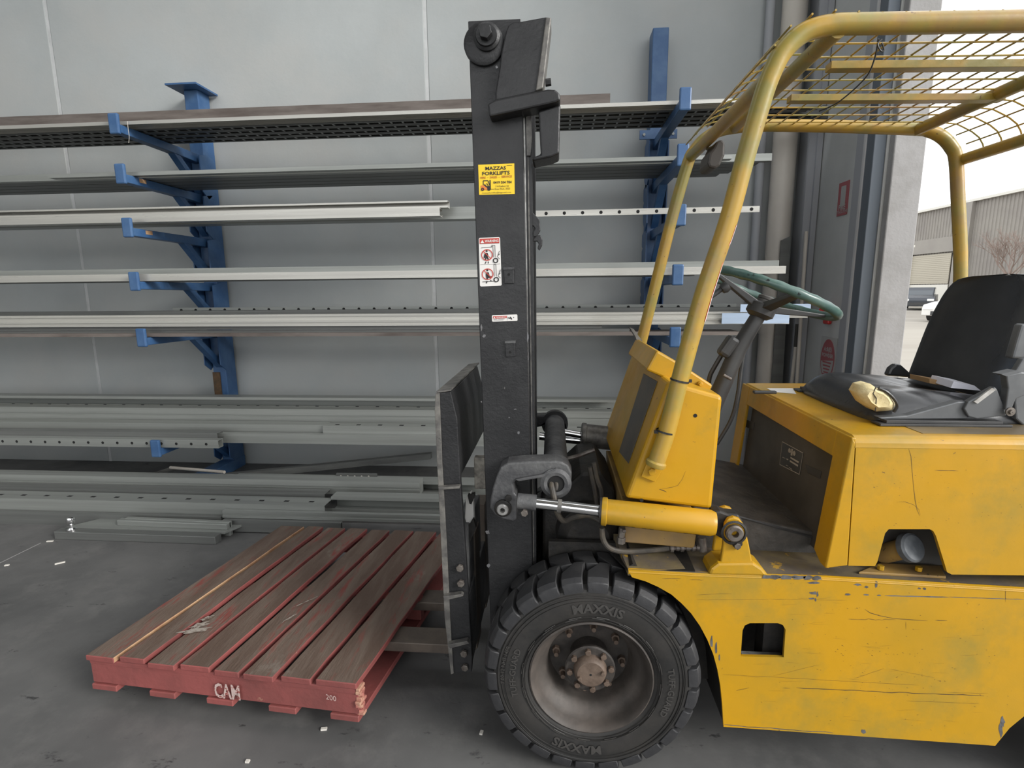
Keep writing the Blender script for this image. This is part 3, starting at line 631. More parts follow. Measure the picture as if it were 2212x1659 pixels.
# stencil and chalk figures on the near face
fa, fb = pn(187), pn(770); uu = (fb-fa).normalized(); nn = Vector((uu.y, -uu.x, 0))
def on_face(px, py, k=0.0016):
    r_ = ray(px, py); t = (fa-EYE).dot(nn)/r_.dot(nn); return EYE+r_*t+nn*k
st = MB(); text_flat(st, 'CAM', 0.078, on_face(493, 1508), uu, (0, 0, 1), 0, 0.002, 0.60); st.build('stencil_lettering', M['stencil'], pl)
st = MB(); text_flat(st, '200', 0.028, on_face(716, 1512), (uu+Vector((0, 0, -0.1))), (0, 0, 1), 0, 0.0, 0.9); st.build('chalk_number', M['stencil'], pl)
wmat = mat('plaster_smear', (0.33, 0.29, 0.25), 0.9, wear=(0.12, 0.08, 0.06), wscale=45, wthr=0.5, wsoft=0.1)
for (px, py, rx, ry, a) in ((432, 1350, .030, .016, .6), (420, 1362, .05, .014, .3), (447, 1335, .022, .010, .8), (625, 1335, .03, .004, 1.1), (660, 1300, .05, .003, .9)):
    c = PZ(px, py, ZT+0.0052); pts = []
    for k in range(14):
        t = 2*math.pi*k/14; r_ = 1+0.35*math.sin(5*t+px); v = Vector((rx*math.cos(t)*r_, ry*math.sin(t)*r_, 0)); v.rotate(Matrix.Rotation(a, 3, 'Z')); pts.append(c+v)
    MB().prism(pts, (0, 0, 0.0004)).build('plaster_smear', wmat, pl)

# ================================================================== FORKLIFT
fk = thing('forklift', (0.6, 1.88, 0), 'old yellow forklift with black mast and wire overhead guard parked in the doorway', 'forklift')
Yn, Yf = 1.45, 2.31
def pp(pts, Y): return [P(x, y, Y) for x, y in pts]

# --- chassis
def zat(y_, x_=1500, Y=Yn): return P(x_, y_, Y).z
ZC = 0.668
pr = pp([(1357, 1231), (1365, 1247), (1395, 1256), (1422, 1268), (1450, 1284), (1472, 1303), (1493, 1325), (1512, 1352), (1528, 1382), (1541, 1414), (1550, 1447), (1556, 1480), (1560, 1520), (1563, 1570), (2150, 1611)], Yn)
xr0 = pr[-1].x; zr0 = pr[-1].z
rear = [(xr0+0.03, zr0+0.06), (xr0+0.09, 0.30), (xr0+0.16, 0.40), (xr0+0.27, 0.48), (xr0+0.42, 0.52), (xr0+0.57, 0.48), (xr0+0.67, 0.38), (xr0+0.71, 0.22), (xr0+0.74, 0.18), (2.25, 0.20), (2.30, 0.62)]
out = pr + [Vector((x, Yn, z)) for x, z in rear] + [P(2212, 1275, Yn), P(1790, 1250, Yn), P(1500, 1241, Yn)]
hole = pp([(1600, 1418), (1604, 1362), (1609, 1351), (1620, 1346), (1680, 1346), (1691, 1350), (1697, 1360), (1693, 1420)], Yn)
ch = MB().prism(out, (0, 0.010, 0), holes=[hole]).build('chassis', M['yellow'], fk)
# rolled top edge and dirty deck
te = [P(x, y, Yn+0.008) for x, y in ((1357, 1233), (1500, 1241), (1790, 1250), (2212, 1275))]; te.append(Vector((2.29, Yn+0.008, 0.63)))
MB().tube(te, 0.009, 8).build('rolled_edge', M['yellow'], fk, smooth=True)
dk = MB(); L0 = P(1357, 1231, Yn).x
dk.prism([(L0, Yn+0.004, 0.676), (L0-0.02, 1.66, 0.685), (0.5, 1.66, 0.676), (2.25, 1.66, 0.655), (2.25, Yn+0.004, 0.633), (1.25, Yn+0.004, 0.655)], (0, 0, -0.02))
dk.build('deck_edge', M['grime'], fk)
MB().bb(0.22, 2.2, 1.64, 2.12, 0.28, 0.655).build('frame_box', M['dark_steel'], fk)
MB().prism([(p.x, 2.28, p.z) for p in out], (0, 0.03, 0)).build('chassis_side', M['yellow'], fk)
MB().bb(-0.02, 0.62, 1.625, 1.645, 0.20, 0.67).build('inner_fender', M['dark_steel'], fk)
wl_ = [P(x, y, Yn) for x, y in ((1357, 1231), (1422, 1268), (1472, 1303), (1512, 1352), (1541, 1414), (1556, 1480), (1563, 1570))]
ar = MB()
for i in range(len(wl_)-1):
    a, b = wl_[i], wl_[i+1]; o_ = Vector((0.004, 0.02, 0.0)); d_ = Vector((0, 0.18, 0)); n_ = Vector((0.012, 0, 0.008))
    ar.hexa([a+o_, b+o_, b+o_+d_, a+o_+d_], [a+o_+n_, b+o_+n_, b+o_+d_+n_, a+o_+d_+n_])
ar.build('wheel_arch', M['dark_steel'], fk)
MB().bb(0.62, 2.2, 1.50, 1.56, 0.30, 0.60).build('side_tank', M['dark_steel'], fk)
# things inside the square hole
sh = MB(); a = P(1602, 1417, Yn+0.035); b = P(1690, 1419, Yn+0.035); sh.bb(a.x, b.x, Yn+0.03, Yn+0.05, a.z-0.004, a.z+0.006)
sh.build('hole_ledge', M['rub_steel'], fk)
# counterweight
cw = MB().prism([(2.20, 0, 0.2), (2.42, 0, 0.24), (2.50, 0, 0.45), (2.50, 0, 0.95), (2.42, 0, 1.06), (2.20, 0, 1.06)], (0, 0.86, 0))
cw.v = [v+Vector((0, 1.45, 0)) for v in cw.v]; cw.build('counterweight', M['yellow'], fk, bevel=0.03)

# --- scratches, chips and scuffs on the side (worn through to the steel)
def strip(mb, pts, wpx, Y):
    ps = [P(x, y, Y) for x, y in pts]; wd = wpx*0.00065
    L_, R_ = [], []
    for i, p in enumerate(ps):
        t = (ps[min(i+1, len(ps)-1)]-ps[max(i-1, 0)]).normalized(); n = Vector((-t.z, 0, t.x))*wd*(0.35 if i in (0, len(ps)-1) else 1)*(0.7+0.6*((i*37) % 10)/10)
        L_.append(p+n); R_.append(p-n)
    for i in range(len(ps)-1): mb.add([L_[i], L_[i+1], R_[i+1], R_[i]], [(0, 1, 2, 3)])
def jag(x0, y0, x1, y1, n, j, sd=1):
    r_ = random.Random(sd); return [(x0+(x1-x0)*i/n, y0+(y1-y0)*i/n+r_.uniform(-j, j)) for i in range(n+1)]
sm = MB(); YS = Yn-0.0004
strip(sm, jag(1720, 1486, 1900, 1494, 12, .6, 1)+jag(1912, 1495, 2125, 1503, 14, 1, 2), 1.5, YS)
strip(sm, jag(1560, 1457, 1985, 1480, 20, .5, 3), .5, YS)
strip(sm, [(1868, 1316), (1880, 1324), (1900, 1330), (1930, 1336), (1970, 1339), (2004, 1341)], 1.2, YS)
strip(sm, jag(2020, 1340, 2046, 1341, 4, .3, 4), 1.4, YS)
strip(sm, jag(1832, 1337, 1935, 1339, 14, 1.3, 5), .8, YS)
strip(sm, jag(1505, 1285, 1580, 1282, 6, .3, 6), .5, YS); strip(sm, jag(1503, 1296, 1660, 1295, 12, .5, 7), .35, YS)
strip(sm, jag(1660, 1294, 1830, 1297, 12, .4, 8), .3, YS)
strip(sm, jag(1590, 1492, 1618, 1486, 4, .3, 9), .9, YS); strip(sm, jag(1690, 1486, 1708, 1487, 3, .3, 10), .9, YS)
strip(sm, jag(2046, 1496, 2134, 1498, 6, .4, 11), .5, YS); strip(sm, jag(1957, 1514, 2115, 1520, 12, .4, 12), .5, YS)
strip(sm, jag(1670, 1460, 1770, 1436, 8, .4, 13), .3, YS); strip(sm, jag(1845, 1466, 1910, 1444, 8, .5, 14), .35, YS); strip(sm, jag(1920, 1445, 2020, 1464, 8, .5, 15), .3, YS)
strip(sm, jag(2172, 1272, 2172, 1300, 4, .2, 16), .7, YS)
strip(sm, jag(1957, 1342, 1957, 1360, 3, .2, 17), .5, YS)
strip(sm, jag(1430, 1250, 1472, 1250, 6, .5, 18), 1.0, YS); strip(sm, jag(1490, 1252, 1520, 1253, 6, .5, 19), .6, YS)
rr = random.Random(3)
for k in range(150):
    if k % 2: x = rr.gauss(1900, 90); y = rr.gauss(1410, 45)
    else: x = rr.uniform(1580, 2150); y = rr.uniform(1260, 1590)
    if 1590 < x < 1705 and 1335 < y < 1430: continue
    if y > 1568+(x-1562)*.068: continue
    s_ = rr.uniform(0.5, 1.6); strip(sm, [(x, y), (x+s_*rr.uniform(-1, 1.6), y+s_*rr.uniform(-1, 1)), (x+s_*2, y+s_*.4)], s_*.6, YS)
for k in range(40):
    x = rr.uniform(1590, 2100); y = rr.uniform(1280, 1560); l = rr.uniform(12, 50)
    if 1570 < x < 1705 and 1335 < y < 1430: continue
    strip(sm, jag(x, y, x+l, y+l*rr.uniform(-.12, .12), 4, .4, k), .22, YS)
sm.build('paint_scratch', M['oil'], fk)['kind'] = 'stuff'
sf = MB()
def blob(mb, px, py, rx, ry, Y, sd=0):
    r_ = random.Random(sd); n = 12; pts = []
    for k in range(n):
        t = 2*math.pi*k/n; q = r_.uniform(.6, 1.15); pts.append(P(px+rx*q*math.cos(t), py+ry*q*math.sin(t), Y))
    mb.add(pts, [tuple(range(n))])
for k, (x, y, a, b) in enumerate(((1757, 1259, 14, 3), (1757, 1281, 9, 4), (1766, 1284, 2, 7), (1753, 1293, 8, 2), (1762, 1296, 2, 5), (1831, 1284, 7, 2.2), (1871, 1285, 6, 2), (1899, 1286, 6, 2),
        (1853, 1263, 9, 3), (1872, 1268, 5, 3), (1893, 1262, 3, 9), (1986, 1271, 4, 2), (1997, 1272, 4, 3), (1865, 1580, 7, 5), (2162, 1575, 5, 18), (2166, 1560, 5, 12), (1554, 1420, 2, 9), (1537, 1385, 3, 14), (1547, 1400, 3, 16))):
    blob(sf, x, y, a, b, YS, k)
strip(sf, jag(1911, 1287, 2050, 1290, 10, .3, 30), 2.4, YS); strip(sf, jag(2050, 1290, 2212, 1295, 12, .3, 31), 1.5, YS)
strip(sf, jag(1564, 1566, 1800, 1583, 14, 1, 32), 1.8, YS)
for i, (x, y, a) in enumerate(((1655, 1246, 10), (1675, 1247, 16), (1700, 1247, 18), (1725, 1247, 16), (1745, 1248, 12), (1765, 1249, 12))): blob(sf, x, y, a, 5, Yn-0.0014, i+50)
sf.build('bare_metal_patch', M['scuff'], fk)['kind'] = 'stuff'

# --- footwell
fz = P(1591, 1116, 1.60).z
ft = MB(); yb_ = 1.60
ft.prism([P(1500, 1098, yb_), P(1591, 1116, yb_), P(1757, 1162, yb_)+Vector((0.1, 0, 0)), P(1757, 1185, yb_)+Vector((0.1, 0, -0.02)), P(1500, 1190, yb_)], (0, 0.65, 0))
ft.build('floor_plate', M['deck'], fk, bevel=0.006)
MB().tube([P(1591, 1115, 1.598), P(1757, 1161, 1.598)], 0.004, 6).build('plate_trim', M['plastic'], fk)

# --- front cowl
cx = {'ntl': P(1444, 823, 1.508), 'nbl': P(1350, 1077, 1.508), 'nbr': P(1538, 1102, 1.508), 'ntr': P(1562, 856, 1.508)}
def yz(p, Y): return Vector((p.x, Y, p.z))
CF = 2.22
cowl = MB().hexa([cx['ntl'], cx['nbl'], cx['nbr'], cx['ntr']], [yz(cx[k], CF) for k in ('ntl', 'nbl', 'nbr', 'ntr')]).build('cowl', M['yellow'], fk, bevel=0.012, seg=3)
# recessed dark label on its front slope
fd = (cx['nbl']-cx['ntl']).normalized(); fn = Vector((-fd.z, 0, fd.x)).normalized()
if fn.x > 0: fn = -fn
def onfront(px, py, k=0.0):
    r_ = ray(px, py); t = (cx['ntl']+fn*k-EYE).dot(fn)/r_.dot(fn); return EYE+r_*t
MB().prism([onfront(1391, 807, .001), onfront(1420, 824, .001), onfront(1358, 1001, .001), onfront(1338, 976, .001)], fn*0.0015).build('front_label', M['labelgrey'], cowl)
# bottom sill of the cowl
s0 = P(1338, 1078, 1.50); s1 = P(1500, 1100, 1.50)
MB().prism([P(1349, 1100, 1.53), P(1510, 1120, 1.53), P(1500, 1185, 1.53), P(1349, 1172, 1.53)], (0, 0.6, 0)).build('lower_sill', M['yellow_dull'], fk, bevel=0.004)
b_ = MB()
for (x, y) in ((1502, 898),): p = P(x, y, 1.5072); b_.cyl(p, p+Vector((0, 0.002, 0)), 0.0055, 14)
for (x, y) in ((1386, 1081),): p = P(x, y, 1.5072); b_.cyl(p, p+Vector((0, 0.002, 0)), 0.005, 14)
b_.build('cowl_hole', M['hole'], cowl)
s_ = MB(); strip(s_, [(1424, 1057), (1432, 1059), (1440, 1063)], 1.6, 1.5074); strip(s_, [(1424, 1057), (1450, 1053), (1464, 1049), (1474, 1035), (1481, 1018)], .6, 1.5074); s_.build('cowl_scratch', M['oil'], cowl)
# instrument hump with a guard plate on top
hm = MB().prism(pp([(1396, 800), (1419, 757), (1462, 781), (1540, 832), (1536, 842), (1525, 848), (1453, 824)], 1.62), (0, 0.42, 0)).build('instrument_hump', M['yellow'], fk, bevel=0.006)
sb = MB(); p = P(1511, 829, 1.62); sb.cyl(p, p+Vector((0, -0.012, 0)), 0.008, 14); sb.cyl(p+Vector((0, -0.012, 0)), p+Vector((0, -0.018, 0)), 0.0055, 12)
sb.build('hump_screw', M['yellow'], hm, bevel=0.001)
# folded strap bracket at the far corner of the cowl
br = MB(); q = pp([(1361, 708), (1369, 711), (1377, 722), (1407, 764), (1400, 775), (1386, 773), (1384, 755), (1372, 726)], 2.0)
br.prism(q, (0, 0.05, 0)); br.build('strap_bracket', M['steel_worn'], fk)

# --- hood / engine cover
sk = 0.0
H = MB(); Yh0, Yh1 = 1.452, 2.305
zh = P(1850, 943, Yn).z
fT = P(1841, 946, Yn); fB = P(1783, 1228, Yn)
seamT = P(1848, 960, Yn); seamB = P(1831, 1222, Yn)
notch = [(1890, 1223), (1895, 1214), (1912, 1152), (1920, 1143), (2008, 1143), (2016, 1147), (2022, 1158), (2046, 1236), (2056, 1241)]
side = [Vector((seamT.x+0.002, Yn, zh-0.028)), seamB+Vector((0.002, 0, 0))] + pp(notch, Yn) + [P(2212, 1243, Yn), Vector((2.19, Yn, 0.665)), Vector((2.19, Yn, zh-0.028))]
hd = MB().prism(side, (0, 0.012, 0)).build('hood_side', M['yellow'], fk)
# front frame, wrapping round to the seam
frn = MB()
inT = P(1806, 975, 1.56); 
fdir = (fB-fT).normalized(); fnn = Vector((-fdir.z, 0, fdir.x)).normalized()
if fnn.x > 0: fnn = -fnn
def onhood(px, py, k=0.0):
    r_ = ray(px, py); t = (fT+fnn*k-EYE).dot(fnn)/r_.dot(fnn); return EYE+r_*t
MB().prism([fT+Vector((0.001, 0.0005, 0)), fB+Vector((0.001, 0.0005, 0)), seamB, seamT+Vector((0, 0, 0.004))], (0, 0.02, 0)).build('corner_panel', M['yellow'], fk, bevel=0.003)
A0 = onhood(1597, 871); A1 = onhood(1797, 987); A2 = onhood(1750, 1190); A3 = onhood(1562, 992)
zlo = fB.z
def hp(Y, s): return Vector((0, Y, 0)) + Vector((fT.x, 0, fT.z)) + Vector((fdir.x, 0, fdir.z))*s
Ls = (fB-fT).length
s1_ = 0.075; y1_ = A1.y; y2_ = Yh1-0.085
th = -fnn*0.012
for nm, qd in (('front_post', [hp(Yh0, 0), hp(y1_, 0), hp(y1_, Ls-0.02), hp(Yh0+0.03, Ls), hp(Yh0, Ls)]), ('front_post', [hp(y2_, 0), hp(Yh1, 0), hp(Yh1, Ls), hp(y2_, Ls)]), ('front_header', [hp(y1_-.001, 0), hp(y2_+.001, 0), hp(y2_+.001, s1_), hp(y1_-.001, s1_)])):
    MB().prism(qd, th).build(nm, M['yellow'], fk, bevel=0.003)
rec = th*2.2
fp_ = MB().prism([hp(y1_, s1_-.01)+rec, hp(y2_, s1_-.01)+rec, hp(y2_, Ls)+rec, hp(y1_, Ls)+rec], th*0.5).build('front_grille', M['plategrey'], fk)
# data plate: outline, emblem of two ovals with a cross piece, and two bars
def ong(px, py, k): 
    off = (-th.normalized())*0
    r_ = ray(px, py); o_ = hp(Yh0, 0)+rec+fnn*k; t = (o_-EYE).dot(fnn)/r_.dot(fnn); return EYE+r_*t
def z4(x, y): return (1670+x/16.59, 940+y/16.59)
dpq = [ong(*z4(345, 235), .0006), ong(*z4(1090, 640), .0006), ong(*z4(960, 1410), .0006), ong(*z4(250, 1050), .0006)]
MB().prism(dpq, fnn*0.001).build('data_plate', M['plastic'], fp_)
em = MB()
def eq(pts): em.add([ong(*z4(*p), .0025) for p in pts], [tuple(range(len(pts)))])
for i in range(4):
    a, b = dpq[i]+fnn*.0016, dpq[(i+1) % 4]+fnn*.0016; d_ = (b-a).normalized(); s_ = d_.cross(fnn)*0.0012; em.add([a-s_, b-s_, b+s_, a+s_], [(0, 1, 2, 3)])
eq([(585+45*math.cos(t*.5236), 550+85*math.sin(t*.5236)) for t in range(12)]); eq([(755+48*math.cos(t*.5236), 650+92*math.sin(t*.5236)) for t in range(12)])
eq([(650, 480), (715, 500), (690, 740), (625, 720)]); eq([(600, 560), (740, 600), (740, 660), (600, 620)])
eq([(625, 775), (925, 945), (905, 1005), (620, 830)]); eq([(600, 890), (900, 1070), (885, 1135), (595, 950)])
eq([(480, 830), (545, 860), (540, 900), (478, 875)]); eq([(330, 780), (440, 820), (440, 840), (330, 800)])
eq([(570, 1140), (685, 1220), (680, 1240), (565, 1165)]); eq([(460, 1060), (540, 1100), (540, 1120), (458, 1085)])
em.build('plate_emblem', M['platemark'], fp_)
for q in (((1740, 1003), (1775, 1018), (1772, 1034), (1745, 1022)), ((1605, 903), (1630, 913), (1628, 928), (1607, 921))):
    MB().prism([ong(*p, .0005) for p in q], fnn*0.002).build('grille_boss', M['plastic'], fp_, bevel=0.001)
# hood top, rounded near edge
hx0, hx1 = fT.x, 2.20
tp_ = MB(); pr_ = [(Yh0-0.002+0.024*(1-math.cos(R(a))), zh-0.024+0.024*math.sin(R(a))) for a in (0, 15, 30, 45, 60, 75, 90)]
pr_ = [(Yh0-0.0035, zh-0.034)]+pr_+[(Yh1-0.02, zh), (Yh1, zh-0.02), (Yh1, zh-0.05)]
tp_.ext(pr_, hx0+0.006, hx1)
tp_.build('hood_top', M['yellow'], fk, bevel=0.004, seg=1)
dd = MB(); dd.bb(hx0+0.20, hx1, Yh0+0.035, Yh1-0.1, zh+0.0002, zh+0.0012); dd.build('grimy_top_film', mat('dusty_hood_film', (0.13, 0.10, 0.06), 0.45, var=(0.22, 0.15, 0.05), vscale=7), fk)
MB().bb(hx0+0.16, 2.19, Yh1-0.012, Yh1, 0.66, zh-0.03).build('hood_side', M['yellow'], fk)
MB().bb(hx0+0.06, 2.19, 1.56, Yh1-0.02, 0.66, zh-0.05).build('engine_bay', M['plategrey'], fk)
lb = [PZ(x, y, zh+.0006) for x, y in ((1656, 839), (1712, 839), (1720, 851), (1672, 847))]
MB().prism(lb, (0, 0, 0.0008)).build('hood_label', M['white'], fk)
# cracks and scuffs on the hood
s_ = MB(); YH = Yn-0.0005
strip(s_, [(1962, 966), (1968, 985), (1970, 1010), (1973, 1045), (1977, 1080), (1981, 1100), (1987, 1115)], .7, YH)
strip(s_, jag(2019, 1016, 2070, 1017, 5, .2, 21), .7, YH); strip(s_, [(1936, 1085), (1955, 1084), (1973, 1090), (1985, 1100), (1988, 1112)], .5, YH)
for k in range(60):
    x = rr.uniform(1870, 2205); y = rr.uniform(985, 1140); s2_ = rr.uniform(.6, 1.5); strip(s_, [(x, y), (x+s2_, y+s2_*.3), (x+s2_*2, y)], s2_*.5, YH)
s_.build('paint_crack', M['oil'], fk)['kind'] = 'stuff'
# filler recess: step, neck, cap, two bolts
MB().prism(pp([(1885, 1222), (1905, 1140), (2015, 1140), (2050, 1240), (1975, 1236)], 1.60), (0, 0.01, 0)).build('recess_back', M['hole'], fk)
st_ = MB().prism([PZ(1855, 1235, .672), PZ(2044, 1245, .668), PZ(2030, 1222, .668), PZ(1900, 1216, .672)], (0, 0, -0.008)).build('recess_step', M['yellow_dull'], fk, bevel=0.002)
for (x, y) in ((1902, 1230), (1984, 1233)): p = PZ(x, y, .672); MB().bolt(p, (0, 0, 1), 0.009, 0.012).build('step_bolt', M['yellow'], st_, bevel=0.001)
fc = P(1969, 1183, 1.50); ax_ = Vector((0.30, -0.85, 0.45)).normalized()
nk = P(1950, 1190, 1.55)
MB().cyl(fc-ax_*0.012, fc-ax_*0.085+Vector((-0.01, 0, -0.02)), 0.028, 24).build('filler_neck', M['yellow_dull'], fk, smooth=True)
MB().lathe(fc, ax_, [(0.001, 0.010), (0.034, 0.009), (0.040, 0.004), (0.041, -0.012), (0.036, -0.016), (0.001, -0.016)], 32).build('filler_cap', M['capgrey'], fk, smooth=True)

# --- tilt cylinder
tc0, tc1 = P(1300, 1104, 1.50), P(1548, 1131, 1.46)
tcd = (tc1-tc0).normalized()
MB().lathe(tc0, tcd, [(0.001, 0.0), (0.040, 0.0), (0.041, 0.004), (0.041, 0.014), (0.036, 0.016), (0.0365, 0.02), (0.0365, (tc1-tc0).length-0.016), (0.031, (tc1-tc0).length-0.003), (0.001, (tc1-tc0).length)], 40).build('tilt_cylinder', M['yellow'], fk, smooth=True, ang=30)
gm = MB(); L_ = (tc1-tc0).length; du = Vector((0, 0, -1)); dv = Vector((0, -1, 0)); rg_ = random.Random(5)
for k in range(26):
    t0 = 0.03+(L_-.05)*k/26; t1_ = 0.03+(L_-.05)*(k+1.1)/26; a1 = R(rg_.uniform(18, 42))
    for j in range(4):
        q = [-.3+(a1+.3)*j/4, -.3+(a1+.3)*(j+1)/4]
        e = [du*math.cos(a)*.0369+dv*math.sin(a)*.0369 for a in q]; gm.add([tc0+tcd*t0+e[0], tc0+tcd*t1_+e[0], tc0+tcd*t1_+e[1], tc0+tcd*t0+e[1]], [(0, 1, 2, 3)])
gm.build('oily_grime', M['dark_steel'], fk)['kind'] = 'stuff'
MB().lathe(tc0-tcd*0.006, tcd, [(0.001, -0.002), (0.0395, 0.0), (0.0395, 0.008), (0.001, 0.008)], 40).build('gland_ring', M['dark_steel'], fk, smooth=True)
rodA = P(1150, 1086, 1.50)
MB().cyl(rodA, tc0, 0.0165, 28).build('piston_rod', M['chrome'], fk, smooth=True)
rc = rodA.lerp(tc0, 0.36); MB().cyl(rc, rc+(tc0-rodA).normalized()*0.012, 0.0205, 24).build('rod_collar', M['steel_worn'], fk, smooth=True)
rodB = P(1118, 1082, 1.50); MB().cyl(rodB, rodA+Vector((0.012, 0, 0)), 0.0235, 20).build('rod_end', M['grey_cast'], fk, smooth=True)
p = P(1133, 1106, 1.48); MB().bolt(p, (0, -1, 0), 0.0105, 0.012).build('rod_bolt', M['bolt'], fk, bevel=0.001)
# rear trunnion eye and pin
te_ = P(1585, 1150, 1.46)
MB().prism(pp([(1540, 1106), (1556, 1104), (1572, 1110), (1596, 1112), (1605, 1125), (1606, 1160), (1590, 1172), (1560, 1165), (1545, 1156)], 1.475), (0, 0.045, 0)).build('cylinder_eye', M['dark_steel'], fk, bevel=0.006)
bp_ = pp([(1556, 1218), (1562, 1180), (1564, 1150), (1566, 1133), (1573, 1121), (1585, 1117), (1598, 1121), (1606, 1132), (1612, 1150), (1618, 1175), (1626, 1217)], 1.455)
bk = MB().prism(bp_, (0, 0.016, 0)).build('trunnion_bracket', M['yellow'], fk, bevel=0.004)
MB().prism([v+Vector((0, 0.075, 0)) for v in bp_], (0, 0.016, 0)).build('trunnion_bracket', M['yellow'], fk, bevel=0.004)
MB().prism(pp([(1530, 1243), (1536, 1228), (1552, 1216), (1628, 1215), (1648, 1228), (1662, 1246)], 1.448), (0, 0.08, 0)).build('bracket_base', M['yellow'], fk, bevel=0.008)
pc = P(1585, 1150, 1.452)
MB().lathe(pc, (0, -1, 0), [(0.034, 0), (0.036, 0.004), (0.030, 0.006), (0.028, 0.002)], 32).build('bearing_ring', M['dark_steel'], bk, smooth=True)
MB().lathe(pc, (0, -1, 0), [(0.008, 0.004), (0.010, 0.014), (0.020, 0.014), (0.024, 0.010), (0.024, 0.0), (0.008, 0.0)], 32, closed=True).build('pivot_pin', M['bolt'], bk, smooth=True)
p = P(1591, 1177, 1.452); MB().prism(pp([(1574, 1158), (1602, 1158), (1603, 1176), (1592, 1187), (1582, 1178)], 1.4535), (0, -0.004, 0)).build('lock_plate', M['dark_steel'], bk)
MB().bolt(p+Vector((0, -0.004, 0)), (0, -1, 0), 0.0095, 0.008).build('lock_bolt', M['bolt'], bk, bevel=0.001)
# hose and fittings under the cylinder
MB().tube(smoothpath([P(1300, 1140, 1.52), P(1303, 1165, 1.52), P(1316, 1183, 1.52), P(1345, 1191, 1.53), P(1400, 1189, 1.54), P(1445, 1184, 1.54)]), 0.0085, 10).build('hydraulic_hose', M['hose'], fk, smooth=True)
fh = MB(); y_ = 1.54
for i, x in enumerate((1448, 1460, 1470, 1482, 1494, 1504)):
    a = P(x, 1184-i*.3, y_); fh.cyl(a, a+Vector((0.009, 0, 0)), 0.012 if i % 2 == 0 else 0.0095, 14)
fh.cyl(P(1446, 1184, y_), P(1522, 1183, y_), 0.007, 10); fh.cyl(P(1518, 1190, y_), P(1516, 1160, y_), 0.012, 12)
fh.build('hose_fitting', M['bolt'], fk, smooth=True)
ff = MB(); a = P(1344, 1140, 1.51); ff.cyl(a, P(1342, 1160, 1.51), 0.010, 6); ff.cyl(P(1342, 1160, 1.51), P(1341, 1173, 1.51), 0.013, 6); ff.cyl(P(1345, 1147, 1.50), P(1352, 1146, 1.50), 0.006, 8)
ff.build('port_fitting', M['bolt'], fk, bevel=0.001)
# fender apron ahead of the side plate
MB().prism([P(1318, 1193, 1.60), P(1357, 1231, 1.455), Vector((0.40, 1.455, 0.676)), Vector((0.40, 1.60, 0.686))], (0, 0, -0.006)).build('fender_apron', M['dark_steel'], fk)

# --- overhead guard
RT = 0.0238
YN_, YF_ = 1.482, 2.36
nl = pp([(1416, 1003), (1441, 930), (1468, 822), (1518, 640), (1572, 480), (1608, 347), (1636, 250), (1656, 185), (1676, 138)], YN_)
nb = pp([(1676, 138), (1690, 114), (1709, 92), (1733, 73), (1762, 61), (1798, 54), (1836, 52)], YN_)
top_z = nb[-1].z
nt_ = [Vector((x, YN_, top_z-(x-nb[-1].x)*0.03)) for x in (nb[-1].x+.1, 1.2, 1.45)]
rearb = [Vector((1.50, YN_, top_z-.035)), Vector((1.585, YN_, top_z-.085)), Vector((1.62, YN_, top_z-.17)), Vector((1.64, YN_, top_z-.30)), Vector((1.70, YN_, 1.06))]
frame = smoothpath(nl+nb[1:]+nt_+rearb, 4)
MB().tube(frame, RT, 16).build('guard_frame', M['yellow_tube'], fk, smooth=True)
fr2 = [Vector((p.x, YF_, p.z)) for p in frame]
# the far frame follows its own pixels so its bends sit where they are seen
fl_ = pp([(1374, 790), (1385, 740), (1420, 600), (1452, 470), (1486, 352)], YF_)
fr2 = smoothpath(fl_+pp([(1500, 325), (1522, 300), (1553, 283), (1592, 275), (1650, 271), (1800, 273), (1975, 279)], YF_)+pp([(2008, 283), (2035, 296), (2055, 318), (2065, 345), (2070, 440), (2075, 590)], YF_)+[Vector((P(2080, 700, YF_).x, YF_, 1.08))], 4)
MB().tube(fr2, RT, 16).build('guard_frame', M['yellow_tube'], fk, smooth=True)
def cross(xn, yn, xf, yf, name='cross_tube', r=RT*0.9):
    return MB().tube([P(xn, yn, YN_), P(xf, yf, YF_)], r, 14).build(name, M['yellow_tube'], fk, smooth=True)
cross(1664, 166, 1491, 340); cross(1812, 62, 1585, 277)
rx = P(1980, 281, YF_).x; rz = P(1980, 281, YF_).z
MB().tube([(rx, YN_, rz+0.0), (rx, YF_, rz)], RT*0.9, 14).build('cross_tube', M['yellow_tube'], fk, smooth=True)
p2 = P(2078, 345, YF_); MB().tube([(p2.x, YN_, p2.z), (p2.x, YF_, p2.z)], RT*0.9, 14).build('cross_tube', M['yellow_tube'], fk, smooth=True)
gx0 = P(1600, 275, YF_).x+0.0; gz = (top_z+rz)/2
def roofz(x): return top_z-(x-nb[-1].x)*0.03+0.005
xe = rx+0.02
for (pyl) in ((146), (212)):
    # flat bars along the roof
    d = ray(1900, pyl); t = (roofz(1.1)-0.01-EH)/d.z; yy = d.y*t
    MB().hexa([Vector((gx0+.03, yy-.018, roofz(gx0)-.024)), Vector((gx0+.03, yy+.018, roofz(gx0)-.024)), Vector((gx0+.03, yy+.018, roofz(gx0)-.004)), Vector((gx0+.03, yy-.018, roofz(gx0)-.004))],
              [Vector((xe, yy-.018, roofz(xe)-.024)), Vector((xe, yy+.018, roofz(xe)-.024)), Vector((xe, yy+.018, roofz(xe)-.004)), Vector((xe, yy-.018, roofz(xe)-.004))]).build('roof_bar', M['yellow_tube'], fk, bevel=0.001)
wm = MB(); ys = [YN_+0.055+0.085*i for i in range(10) if YN_+0.055+0.085*i < YF_-0.02]
path = [(P(1664, 166, YN_).x-.02, P(1664, 166, YN_).z+.02)]
mid = [(p.x, p.z) for p in smoothpath(nb, 2)]
